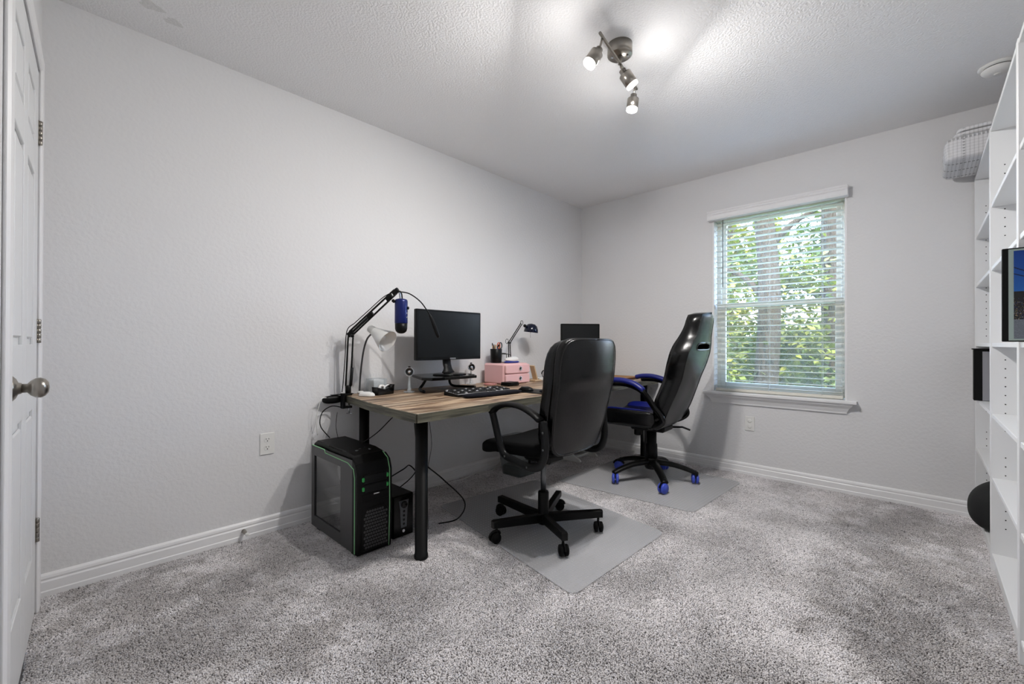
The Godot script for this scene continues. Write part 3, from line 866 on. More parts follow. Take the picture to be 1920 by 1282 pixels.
func build_bookcases() -> void:
	var xb := 2.81
	var dep := 0.277
	var sets := [[0.062, 0.405, 0.697, 1.018, 1.366, 1.650], [0.062, 0.405, 0.697, 1.018, 1.366, 1.655], [0.062, 0.405, 0.697, 1.018, 1.366, 1.655]]
	var names := ["white open bookcase with a folded blanket on top, in the corner by the window wall", "white open bookcase, middle one of three along the right wall", "white open bookcase holding the framed picture, nearest to the camera"]
	for n in 3:
		var z0 := 0.018 + 0.80 * n
		var b := thing("bookcase", names[n], "bookcase", Vector3(xb, 0, z0), 0, "white bookcases along the right wall")
		var t := 0.018
		for z in [0.0005, 0.80 - t - 0.0005]:
			var sp := obj("side_panel", bx(0, dep, 0.0, 2.02, z, z + t, 0.0012), M.bookcase, b)
			var st := sm()
			var inner: float = z + t if z < 0.1 else z
			var sg: float = 1.0 if z < 0.1 else -1.0
			for x in [0.045, 0.215]:
				for k in 44:
					var y := 0.20 + k * 0.04
					if k % 11 > 8: continue
					lathe(st, [[0, 0], [0.0027, 0], [0.0027, 0.0006], [0, 0.0006]], 6, aim(Vector3(x, y, inner), Vector3(0, 0, sg)))
			var ph := obj("peg_holes", st, M.slot, sp)
			ph.set_meta("kind", "stuff")
		obj("top_panel", bx(0.002, dep, 2.002, 2.02, t + 0.0005, 0.80 - t - 0.0005, 0.0012), M.bookcase, b)
		for y in sets[n]:
			obj("shelf", bx(0.004, dep - 0.01, y, y + t, t + 0.001, 0.80 - t - 0.001, 0.0012), M.bookcase, b)
		obj("plinth", bx(0.012, 0.028, 0.0, 0.061, t + 0.001, 0.80 - t - 0.001, 0.001), M.bookcase, b)
		obj("back_panel", bx(dep - 0.008, dep - 0.002, 0.03, 2.002, t + 0.0005, 0.80 - t - 0.0005, 0.0005), M.bookcase, b)
	# blanket folded on top of the corner bookcase, hanging over its front
	var bl := thing("folded_blanket", "folded white and grey plaid blanket jutting out over the corner bookcase top", "blanket", Vector3(0, 0, 0))
	var folds := [[2.672, 2.021, 2.148, 0.05, 0.46], [2.708, 2.148, 2.170, 0.08, 0.44], [2.720, 2.170, 2.190, 0.09, 0.45]]
	var nz := FastNoiseLite.new(); nz.seed = 3; nz.frequency = 9.0
	var im := Image.create(256, 256, false, Image.FORMAT_RGB8)
	for y in 256:
		for x in 256:
			var v := 0.86 + 0.05 * nz.get_noise_2d(x * 0.7, y * 0.7)
			if (x % 16) < 5: v -= 0.07
			if (y % 16) < 4: v -= 0.05
			if (y % 128) > 112 and (x % 16) < 10: v -= 0.25
			if (x % 128) > 118 and (y % 16) < 8: v -= 0.20
			im.set_pixel(x, y, Color(v, v, v * 1.01))
	var pm := mat("plaid", Color(1, 1, 1), 0.95)
	pm.albedo_texture = ImageTexture.create_from_image(im)
	pm.uv1_triplanar = true
	pm.uv1_world_triplanar = true
	pm.uv1_scale = Vector3.ONE * 4.0
	for k in folds.size():
		var q: Array = folds[k]
		var st := cushion(sm(), Vector3((3.05 - q[0]) / 2, (q[2] - q[1]) / 2 - 0.0005, (q[4] - q[3]) / 2), 11.0, func(p: Vector3) -> Vector3:
			var r: Vector3 = p + Vector3((q[0] + 3.05) / 2, (q[1] + q[2]) / 2, (q[3] + q[4]) / 2)
			return r + Vector3(nz.get_noise_3d(r.x * 0.5, r.y, r.z * 0.5 + k) * 0.006, 0, nz.get_noise_3d(r.x, r.y + k, r.z) * 0.004), 14)
		obj("fold", st, M.plaid, bl)
	# framed picture
	var fr := thing("framed_picture", "black framed city bridge photograph standing on the nearest bookcase", "picture", Vector3(2.772, 1.037, 1.668))
	obj("frame", bx(0, 0.255, 0, 0.300, -0.012, 0.0, 0.002), M.black_plastic, fr)
	obj("mount", bx(0.014, 0.241, 0.004, 0.296, 0.0001, 0.0006, 0.0001), mat("mount_grey", Color(0.62, 0.68, 0.66), 0.5), fr)
	var pic := Image.create(128, 192, false, Image.FORMAT_RGB8)
	for y in 192:
		for x in 128:
			var t := y / 192.0
			var col := Color(0.02, 0.22, 0.55).lerp(Color(0.10, 0.42, 0.72), t * 1.6)
			if abs(y - (52 - 0.004 * (x - 64) * (x - 64) + 0.18 * x)) < 1.2 or abs(y - (62 - 0.003 * (x - 64) * (x - 64) + 0.14 * x)) < 1.0: col = Color(0.03, 0.08, 0.2)
			if t > 0.46:
				col = Color(0.03, 0.03, 0.05)
				if rng.randf() < 0.22 * smoothstep(0.48, 0.75, t): col = [Color(0.7, 0.5, 0.3), Color(0.2, 0.3, 0.6), Color(0.8, 0.75, 0.6)][rng.randi() % 3]
			if t > 0.78: col = Color(0.42, 0.44, 0.48) * (0.9 + 0.2 * rng.randf())
			if t > 0.86 and t < 0.90 and x > 20 and x < 34: col = Color(0.55, 0.15, 0.15)
			im.set_pixel(0, 0, col)
			pic.set_pixel(x, y, col)
	var pq := QuadMesh.new()
	pq.size = Vector2(0.205, 0.280)
	var pmat := mat("photo_print", Color(1, 1, 1), 0.3)
	pmat.albedo_texture = ImageTexture.create_from_image(pic)
	var po := obj("print", pq, pmat, fr)
	po.position = Vector3(0.1275, 0.150, 0.0012)
	# black binder on the third shelf of the corner unit
	var bd := thing("storage_binder", "black binder with a grey face on the corner bookcase's third shelf", "binder", Vector3(2.793, 0.7155, 0.22))
	obj("cover", bx(0, 0.24, 0, 0.285, -0.06, 0.0, 0.002), M.black_plastic, bd)
	obj("face", bx(0.034, 0.236, 0.002, 0.275, 0.0003, 0.0012, 0.0003), mat("grey_card", Color(0.58, 0.58, 0.60), 0.6), bd)
	obj("lid", bx(-0.006, 0.245, 0.2855, 0.292, -0.07, 0.008, 0.001), M.black_plastic, bd)
	var mg := thing("magazine", "dark magazine lying on the corner bookcase's lower shelf", "magazine", Vector3(2.86, 0.4235, 0.42))
	obj("cover", bx(0, 0.16, 0, 0.012, -0.12, 0.12, 0.001), M.navy, mg)
	obj("pages", bx(-0.001, 0.158, 0.002, 0.010, -0.121, 0.121, 0.0005), M.paper, mg)
	var bag := thing("black_bag", "round black fabric bag bulging out of the corner bookcase's bottom shelf", "bag", Vector3(2.91, 0.0805, 0.46))
	obj("body", cushion(sm(), Vector3(0.155, 0.132, 0.15), 2.3, func(p: Vector3) -> Vector3: return p + Vector3(0.0, 0.132 + 0.03 * (p.x / 0.155), 0), 14), mat("bag_cloth", Color(0.075, 0.083, 0.088), 0.8), bag)
	obj("zip_pull", box(sm(false), Vector3(-0.125, 0.045, 0.03), Vector3(0.012, 0.012, 0.008), 0.002), M.steel, bag)

func build_tower() -> void:
	var t := thing("computer_tower", "black computer tower with green trim lines and a clear side window", "computer", Vector3(0.11, 0, 2.60))
	# local: x to the front (0.525 deep), z width 0.185, y up
	var D := 0.525
	var Z := 0.188
	var HH := 0.472
	# chassis walls leave the inside hollow behind the window
	obj("chassis_floor", bx(0.01, D - 0.02, 0.018, 0.03, 0.004, Z - 0.004), M.dark_steel, t)
	obj("far_panel", bx(0.0, D - 0.03, 0.018, HH - 0.02, 0.0, 0.006), M.black_metal, t)
	obj("rear_panel", bx(0.0, 0.006, 0.018, HH - 0.02, 0.006, Z - 0.006), M.dark_steel, t)
	obj("drive_cage", bx(0.36, D - 0.06, 0.03, HH - 0.03, 0.008, Z - 0.02), M.dark_steel, t)
	obj("motherboard", bx(0.03, 0.33, 0.10, 0.42, 0.012, 0.016), mat("board", Color(0.05, 0.07, 0.06), 0.6), t)
	obj("graphics_card", bx(0.02, 0.28, 0.17, 0.205, 0.02, 0.13), M.grey_plastic, t)
	obj("power_supply", bx(0.012, 0.17, 0.031, 0.12, 0.012, 0.16), M.grey_plastic, t)
	var fan := obj("cooler", lathe(sm(), [[0.045, 0], [0.060, 0], [0.060, 0.03], [0.045, 0.03], [0.045, 0]], 24, aim(Vector3(0.19, 0.33, 0.07), Vector3(0, 0, 1))), M.white_plastic, t)
	for k in 7:
		var a := TAU * k / 7
		obj("blade", box(sm(false), Vector3(0.19 + cos(a) * 0.024, 0.33 + sin(a) * 0.024, 0.085), Vector3(0.044, 0.016, 0.004), 0.001, Basis(Vector3(0, 0, 1), a) * Basis(Vector3.RIGHT, 0.5)), M.steel, fan)
	# window side panel: frame of bars and an acrylic pane
	var wx0 := 0.035; var wx1 := 0.355; var wy0 := 0.075; var wy1 := 0.408
	var sp := sm(false)
	for q in [[0.0, wx0, 0.018, HH - 0.012], [wx1, D - 0.045, 0.018, HH - 0.012], [wx0, wx1, 0.018, wy0], [wx0, wx1, wy1, HH - 0.012]]:
		box(sp, Vector3((q[0] + q[1]) / 2, (q[2] + q[3]) / 2, Z - 0.003), Vector3(q[1] - q[0], q[3] - q[2], 0.006), 0.0004)
	var side := obj("side_panel", sp, M.graphite, t)
	obj("side_window", bx(wx0 - 0.004, wx1 + 0.004, wy0 - 0.004, wy1 + 0.004, Z - 0.008, Z - 0.0062, 0.0004), M.tinted_pane, side)
	# bezel and top
	obj("front_bezel", prism(sm(false), pv([[D - 0.05, 0.012], [D, 0.012], [D + 0.008, 0.20], [D + 0.006, 0.40], [D - 0.012, 0.448], [D - 0.05, HH]]), 0.0, Z, Transform3D(), 0.006), M.black_plastic, t)
	obj("top_cover", prism(sm(false), pv([[0.0, HH - 0.02], [0.0, HH - 0.004], [0.04, HH + 0.016], [D - 0.14, HH + 0.016], [D - 0.06, HH + 0.006], [D - 0.03, HH - 0.02]]), 0.010, Z - 0.012, Transform3D(), 0.005), M.black_plastic, t)
	var vg := sm(false)
	for k in 11:
		box(vg, Vector3(0.20 + k * 0.014, HH + 0.010, Z - 0.012), Vector3(0.006, 0.008, 0.004), 0.001)
	obj("vent_slots", vg, M.slot, t)
	# green pinstripes
	var ln := [Vector3(0.01, HH - 0.010, Z + 0.001), Vector3(0.17, HH - 0.010, Z + 0.001), Vector3(0.18, HH - 0.026, Z + 0.001), Vector3(D - 0.09, HH - 0.030, Z + 0.001), Vector3(D - 0.03, HH - 0.050, Z + 0.001), Vector3(D - 0.018, HH - 0.09, Z + 0.001), Vector3(D - 0.018, 0.02, Z + 0.001)]
	obj("green_line", tube(sm(false), ln, 0.0022, 5), M.green_line, t)
	var l2 := [Vector3(D - 0.06, HH + 0.004, 0.018), Vector3(D - 0.010, 0.452, 0.018), Vector3(D + 0.009, 0.40, 0.018), Vector3(D + 0.0105, 0.20, 0.018), Vector3(D + 0.003, 0.016, 0.018)]
	obj("green_line", tube(sm(false), l2, 0.0022, 5), M.green_line, t)
	# drive bays with clips
	for k in 2:
		var y := 0.372 - k * 0.046
		var bay := obj("drive_bay", bx(D + 0.004, D + 0.0105, y - 0.02, y + 0.02, 0.034, Z - 0.034, 0.002), M.dark_steel, t)
		for z in [0.030, Z - 0.030]:
			obj("clip", bx(D + 0.003, D + 0.013, y - 0.010, y + 0.010, z - 0.006, z + 0.006, 0.003), M.green_clip, bay)
	obj("optical_drive", bx(D + 0.004, D + 0.0105, 0.262, 0.300, 0.022, Z - 0.022, 0.002), M.black_plastic, t)
	obj("maker_mark", bx(D + 0.0106, D + 0.0112, 0.292, 0.297, 0.075, 0.105, 0.0002), M.white_plastic, t)
	# intake with hexagonal mesh
	var intake := obj("intake_frame", prism(sm(false), pv([[0.022, 0.03], [Z - 0.022, 0.03], [Z - 0.022, 0.205], [Z - 0.045, 0.235], [0.045, 0.235], [0.022, 0.205]]), D + 0.004, D + 0.010, Transform3D(Basis(Vector3(0, 0, 1), Vector3(0, 1, 0), Vector3(1, 0, 0)), Vector3.ZERO), 0.002), M.black_plastic, t)
	var hex := sm(false)
	for i in 9:
		for j in 12:
			var y := 0.044 + j * 0.0155
			var z := 0.036 + i * 0.0135 + (0.00675 if j % 2 else 0.0)
			if z > Z - 0.034 or (y > 0.205 and (z < 0.05 or z > Z - 0.05)): continue
			lathe(hex, [[0.0065, 0], [0.0065, 0.0012], [0, 0.0012]], 6, aim(Vector3(D + 0.0100, y, z), Vector3(1, 0, 0)))
	var hx := obj("mesh_cells", hex, M.graphite, intake)
	hx.set_meta("kind", "stuff")
	for k in 9:
		var yy := 0.06 + k * 0.022
		obj("side_fin", box(sm(false), Vector3(D - 0.022, yy, 0.0015), Vector3(0.03, 0.010, 0.005), 0.001, Basis(Vector3(0, 0, 1), 0.5)), M.graphite, t)
	for q in [[0.415, 0.10], [0.435, 0.125], [0.40, 0.065], [0.445, 0.06]]:
		obj("button", lathe(sm(), disc(0.009, 0.006, 0.002), 14, Transform3D(Basis(), Vector3(q[0] - 0.03, HH + 0.010, q[1]))), M.steel, t)
	for x in [0.04, D - 0.08]:
		for z in [0.012, Z - 0.036]:
			obj("foot", bx(x, x + 0.04, 0, 0.0185, z, z + 0.024, 0.002), M.rubber, t)
	# speaker sub beside it
	var s := thing("subwoofer", "small black subwoofer with a chrome control panel beside the computer tower", "speaker", Vector3(0.34, 0, 2.440))
	obj("cabinet", bx(0, 0.245, 0.006, 0.225, 0, 0.125, 0.004), M.black_plastic, s)
	obj("fascia", bx(0.2455, 0.251, 0.008, 0.223, 0.003, 0.122, 0.003), M.black_gloss, s)
	obj("control_panel", prism(sm(false), pv([[0.032, 0.198], [0.093, 0.198], [0.085, 0.150], [0.080, 0.055], [0.045, 0.055], [0.040, 0.150]]), 0.2512, 0.2535, Transform3D(Basis(Vector3(0, 0, 1), Vector3(0, 1, 0), Vector3(1, 0, 0)), Vector3.ZERO), 0.0008), M.steel, s)
	obj("volume_knob", lathe(sm(), disc(0.018, 0.010, 0.002), 20, aim(Vector3(0.2535, 0.176, 0.0625), Vector3(1, 0, 0))), M.black_gloss, s)
	for k in 4:
		obj("control_button", lathe(sm(), disc(0.006, 0.004, 0.001), 12, aim(Vector3(0.2535, 0.140 - k * 0.022, 0.0625), Vector3(1, 0, 0))), M.black_gloss, s)
	obj("emblem", lathe(sm(), disc(0.008, 0.0012, 0.0003), 14, aim(Vector3(0.2512, 0.036, 0.0625), Vector3(1, 0, 0))), M.white_plastic, s)
	for x in [0.02, 0.21]:
		for z in [0.02, 0.105]:
			obj("foot", lathe(sm(), disc(0.010, 0.0065), 10, Transform3D(Basis(), Vector3(x, 0, z))), M.rubber, s)

func build_ceiling_light() -> void:
	var t := thing("ceiling_light", "brushed nickel ceiling fixture with three adjustable spot heads on a bar", "light", Vector3(1.548, H, 1.945))
	var o := Vector3(1.548, H, 1.945)
	obj("canopy", lathe(sm(), [[0, -0.052], [0.052, -0.052], [0.058, -0.047], [0.058, 0.0], [0, 0.0]], 32), M.nickel, t)
	var b0 := Vector3(1.590, 2.352, 2.186) - o
	var b1 := Vector3(1.509, 2.352, 1.702) - o
	obj("bar", tube(sm(), [b0, b1], 0.0065, 10), M.nickel, t)
	obj("bar_stem", tube(sm(), [Vector3(0, -0.05, 0), Vector3(0, -0.09, 0)], 0.009, 10), M.nickel, t)
	for q in [Vector3(-0.03, -0.0525, 0.02), Vector3(0.03, -0.0525, -0.02)]:
		obj("screw", lathe(sm(), disc(0.006, 0.006, 0.002), 10, aim(q, Vector3.DOWN)), M.chrome, t)
	# [top of neck on the bar, back of the head, centre of its glowing face]
	var heads := [
		[Vector3(1.583, 2.352, 2.155), Vector3(1.574, 2.305, 2.160), Vector3(1.540, 2.232, 2.196)],
		[Vector3(1.549, 2.352, 1.945), Vector3(1.566, 2.310, 1.958), Vector3(1.602, 2.236, 1.917)],
		[Vector3(1.516, 2.352, 1.735), Vector3(1.504, 2.318, 1.724), Vector3(1.494, 2.234, 1.728)],
	]
	for hd in heads:
		var dir: Vector3 = ((hd[2] as Vector3) - (hd[1] as Vector3))
		var ln := dir.length()
		dir = dir.normalized()
		var xf := aim((hd[1] as Vector3) - o, dir)
		var head := obj("lamp_head", lathe(sm(), [[0, 0], [0.014, 0], [0.016, 0.002], [0.016, 0.018], [0.024, 0.020], [0.029, 0.024], [0.029, ln - 0.013], [0, ln - 0.013]], 24, xf), M.nickel, t)
		obj("neck", tube(sm(), [(hd[0] as Vector3) - o, (hd[0] as Vector3).lerp(hd[1], 0.55) - o, (hd[1] as Vector3) - o + dir * 0.006], 0.005, 8), M.nickel, head)
		obj("lamp_glass", lathe(sm(), [[0.0, ln - 0.013], [0.028, ln - 0.013], [0.028, ln - 0.003], [0.027, ln], [0.0, ln]], 24, xf), M.lamp_glass, head)
		var l := AreaLight3D.new()
		l.name = "lamp_light"
		var fr := frame_of(-dir)
		l.transform = Transform3D(fr, (hd[2] as Vector3) + dir * 0.004 - o)
		l.area_size = Vector2(0.046, 0.046)
		l.area_normalize_energy = true
		l.light_color = Color(1.0, 0.985, 0.97)
		l.light_energy = 1.36
		l.area_range = 9.0
		l.area_attenuation = 2.0
		l.shadow_enabled = true
		t.add_child(l, true)
		# the frosted rim of the glass also glows sideways
		var g := OmniLight3D.new()
		g.name = "rim_light"
		g.position = (hd[2] as Vector3) + dir * 0.022 - o
		g.light_color = Color(1.0, 0.985, 0.97)
		g.light_energy = 0.065
		g.light_size = 0.022
		g.omni_range = 9.0
		g.omni_attenuation = 2.0
		g.shadow_enabled = true
		t.add_child(g, true)
	var s := thing("smoke_detector", "round white smoke detector on the ceiling near the bookcases", "smoke detector", Vector3(2.862, H, 0.505))
	obj("base", lathe(sm(), [[0, -0.012], [0.064, -0.012], [0.070, -0.006], [0.070, 0], [0, 0]], 36), M.white_plastic, s)
	obj("vent_ring", lathe(sm(), [[0, -0.018], [0.054, -0.018], [0.054, -0.012], [0, -0.012]], 36), M.slot, s)
	obj("cover", lathe(sm(), [[0, -0.042], [0.030, -0.042], [0.048, -0.036], [0.058, -0.026], [0.060, -0.018], [0, -0.018]], 36), M.white_plastic, s)
	obj("test_button", lathe(sm(), [[0, -0.045], [0.012, -0.045], [0.014, -0.042], [0, -0.042]], 18), M.white_plastic, s)

func build_floor_things() -> void:
	var mats := [
		["clear plastic chair mat under the black office chair", [[1.556, 2.325], [1.570, 1.495], [0.47, 1.285], [0.37, 2.105]]],
		["clear studded plastic chair mat under the racing style chair", [[1.575, 1.105], [1.610, 0.268], [0.62, 0.20], [0.600, 1.19]]],
	]
	for q in mats:
		var pts: Array = q[1]
		var c := Vector2.ZERO
		for p in pts: c += Vector2(p[0], p[1]) / pts.size()
		var t := thing("chair_mat", q[0], "floor mat", Vector3(c.x, 0, c.y), 0, "clear chair mats on the carpet")
		var pg := PackedVector2Array()
		for k in pts.size():
			var p := Vector2(pts[k][0], pts[k][1]) - c
			var pn := Vector2(pts[(k + 1) % 4][0], pts[(k + 1) % 4][1]) - c
			var pp := Vector2(pts[(k + 3) % 4][0], pts[(k + 3) % 4][1]) - c
			var a := p + (pp - p).normalized() * 0.05
			var b := p + (pn - p).normalized() * 0.05
			for i in 5:
				var s := i / 4.0
				pg.append(a.lerp(p, s).lerp(p.lerp(b, s), s))
		obj("sheet", prism(sm(false), pg, 0.0045, 0.0065, Transform3D(Basis(Vector3.RIGHT, Vector3.BACK, Vector3.UP), Vector3.ZERO), 0.0006), M.mat_plastic, t)
		var sd := sm()
		lathe(sd, [[0.0026, 0], [0.0020, 0.0012], [0, 0.0014]], 6)
		var pos := []
		var nn := 46
		for i in nn:
			for j in nn:
				var u := (i + 0.5) / nn; var v := (j + 0.5) / nn
				var p0 := Vector2(pts[0][0], pts[0][1]).lerp(Vector2(pts[1][0], pts[1][1]), u)
				var p1 := Vector2(pts[3][0], pts[3][1]).lerp(Vector2(pts[2][0], pts[2][1]), u)
				pos.append(p0.lerp(p1, v) - c)
		var mm := MultiMesh.new()
		mm.transform_format = MultiMesh.TRANSFORM_3D
		mm.mesh = finish(sd)
		mm.instance_count = pos.size()
		for k in pos.size(): mm.set_instance_transform(k, Transform3D(Basis(), Vector3(pos[k].x, 0.0064, pos[k].y)))
		var mi := MultiMeshInstance3D.new()
		mi.multimesh = mm
		mi.material_override = M.stud
		mi.name = "studs"
		mi.set_meta("kind", "stuff")
		t.add_child(mi)
	# wastebasket
	var w := thing("wastebasket", "translucent smoky plastic wastebasket under the desk", "wastebasket", Vector3(0.255, 0, 1.235))
	var st := sm(false)
	var lo := round_rect(0.20, 0.20, 0.03, 3)
	var hi := round_rect(0.27, 0.27, 0.035, 3)
	var li := round_rect(0.192, 0.192, 0.028, 3)
	var hi2 := round_rect(0.262, 0.262, 0.033, 3)
	var n := lo.size()
	for i in n:
		var j := (i + 1) % n
		quad(st, Vector3(lo[i].x, 0.0, lo[i].y), Vector3(lo[j].x, 0.0, lo[j].y), Vector3(hi[j].x, 0.29, hi[j].y), Vector3(hi[i].x, 0.29, hi[i].y))
		quad(st, Vector3(hi[i].x, 0.29, hi[i].y), Vector3(hi[j].x, 0.29, hi[j].y), Vector3(hi2[j].x, 0.29, hi2[j].y), Vector3(hi2[i].x, 0.29, hi2[i].y))
	obj("bin_wall", st, M.bin_plastic, w)
	obj("bin_floor", prism(sm(false), li, 0.001, 0.006, Transform3D(Basis(Vector3.RIGHT, Vector3.BACK, Vector3.UP), Vector3.ZERO), 0.001), M.bin_plastic, w)
	obj("liner", prism(sm(false), round_rect(0.195, 0.195, 0.025, 3), 0.007, 0.075, Transform3D(Basis(Vector3.RIGHT, Vector3.BACK, Vector3.UP), Vector3.ZERO), 0.012), M.dark_steel, w)
	# footrest
	var f := thing("footrest", "white plastic footrest with two tapering feet under the far desk", "footrest", Vector3(0.285, 0, 0.53))
	for z in [-0.135, 0.125]:
		obj("side_foot", prism(sm(false), pv([[-0.17, 0.0], [0.155, 0.0], [0.165, 0.012], [0.150, 0.03], [0.03, 0.085], [-0.04, 0.10], [-0.12, 0.06], [-0.17, 0.02]]), z - 0.012, z + 0.012, Transform3D(), 0.004), M.white_plastic, f)
		obj("pivot_knob", lathe(sm(), disc(0.030, 0.022, 0.005), 20, aim(Vector3(-0.02, 0.075, z + (0.012 if z > 0 else -0.012)), Vector3(0, 0, sign(z)))), M.white_plastic, f)
	obj("cross_bar", bx(0.05, 0.085, 0.016, 0.036, -0.123, 0.113, 0.004), M.white_plastic, f)
	obj("foot_plate", box(sm(false), Vector3(-0.02, 0.118, -0.005), Vector3(0.26, 0.016, 0.235), 0.006, Basis(Vector3(0, 0, 1), -0.18)), M.white_plastic, f)

func key_mesh() -> ArrayMesh:
	var st := sm(false)
	var a := round_rect(0.0165, 0.0165, 0.002, 2)
	var b := round_rect(0.0125, 0.0125, 0.002, 2)
	var n := a.size()
	for i in n:
		var j := (i + 1) % n
		quad(st, Vector3(a[i].x, 0, a[i].y), Vector3(a[j].x, 0, a[j].y), Vector3(b[j].x, 0.008, b[j].y), Vector3(b[i].x, 0.008, b[i].y))
		to(st, Vector3(0, 0.0075, 0), Vector3(b[i].x, 0.008, b[i].y), Vector3(b[j].x, 0.008, b[j].y), Vector3(0, -1, 0))
	return finish(st)

func build_monitor(called_label: String, at: Vector3, turn: float, w: float, h: float, bottom: float, foot_y: float, silver: bool) -> void:
	# local: screen faces +x, width along z
	var m := thing("monitor", called_label, "monitor", at, turn)
	obj("housing", prism(sm(false), round_rect(w, h, 0.006, 3, Vector2(0, bottom + h / 2 - at.y)), 0.0, 0.028, Transform3D(Basis(Vector3(0, 0, -1), Vector3.UP, Vector3.RIGHT), Vector3(-0.028, 0, 0)), 0.003), M.black_plastic, m)
	var sc := obj("display_panel", bx(0.0001, 0.0012, bottom - at.y + 0.020, bottom - at.y + h - 0.013, -w / 2 + 0.013, w / 2 - 0.013, 0.0003), M.screen, m)
	sc.set_meta("label", "switched off dark screen")
	obj("rear_bulge", box(sm(false), Vector3(-0.042, bottom - at.y + h * 0.45, 0), Vector3(0.03, h * 0.6, w * 0.6), 0.012), M.black_plastic, m)
	if silver:
		obj("maker_mark", bx(0.0003, 0.0012, bottom - at.y + 0.004, bottom - at.y + 0.013, -0.045, 0.005, 0.0003), M.chrome, m)
	var nk := [Vector3(-0.045, bottom - at.y + 0.07, 0), Vector3(-0.042, bottom - at.y - 0.02, 0), Vector3(-0.032, 0.05, 0), Vector3(-0.025, 0.012, 0)]
	obj("neck", tube(sm(), curve(nk, 4), [0.034, 0.034, 0.034, 0.034, 0.034, 0.034, 0.034, 0.034, 0.034, 0.036, 0.042, 0.050, 0.056], 12, 0.45, Vector3(1, 0, 0)), M.black_plastic, m)
	obj("foot", lathe(sm(), [[0, 0], [0.098, 0], [0.100, 0.004], [0.090, 0.010], [0.05, 0.014], [0, 0.016]], 36, Transform3D(Basis().scaled(Vector3(1.0, 1, 1.22)), Vector3(-0.01, 0, 0))), M.black_gloss, m)

func satellite(at: Vector3, turn: float, label: String) -> void:
	var s := thing("satellite_speaker", label, "speaker", at, turn, "small round speakers on clear stands")
	obj("pod", lathe(sm(), [[0, -0.018], [0.016, -0.016], [0.024, -0.008], [0.026, 0.0], [0.026, 0.010], [0.023, 0.014], [0.018, 0.012], [0, 0.006]], 24, aim(Vector3(0, 0.130, 0), Vector3(1, 0.15, 0))), M.black_gloss, s)
	obj("rim_ring", lathe(sm(), [[0.0245, 0.009], [0.0275, 0.009], [0.0275, 0.014], [0.0245, 0.014], [0.0245, 0.009]], 24, aim(Vector3(0, 0.130, 0), Vector3(1, 0.15, 0))), M.chrome, s)
	obj("driver_dome", lathe(sm(), [[0.012, 0.008], [0.010, 0.012], [0.005, 0.015], [0, 0.016]], 18, aim(Vector3(0, 0.130, 0), Vector3(1, 0.15, 0))), M.chrome, s)
	obj("top_knob", lathe(sm(), disc(0.008, 0.014), 14, Transform3D(Basis(), Vector3(-0.002, 0.153, 0))), M.black_plastic, s)
	obj("stem", tube(sm(), curve([Vector3(-0.004, 0.107, 0), Vector3(-0.002, 0.07, 0), Vector3(0.004, 0.03, 0), Vector3(0.008, 0.010, 0)], 4), [0.007, 0.007, 0.007, 0.007, 0.007, 0.008, 0.009, 0.010, 0.011, 0.012, 0.013, 0.014, 0.014], 10), M.acrylic, s)
	obj("back_fin", prism(sm(false), pv([[-0.035, 0.006], [-0.012, 0.006], [-0.006, 0.095], [-0.014, 0.100]]), -0.003, 0.003, Transform3D(), 0.0005), M.acrylic, s)
	obj("stand_foot", lathe(sm(), disc(0.036, 0.008, 0.003), 24), M.acrylic, s)

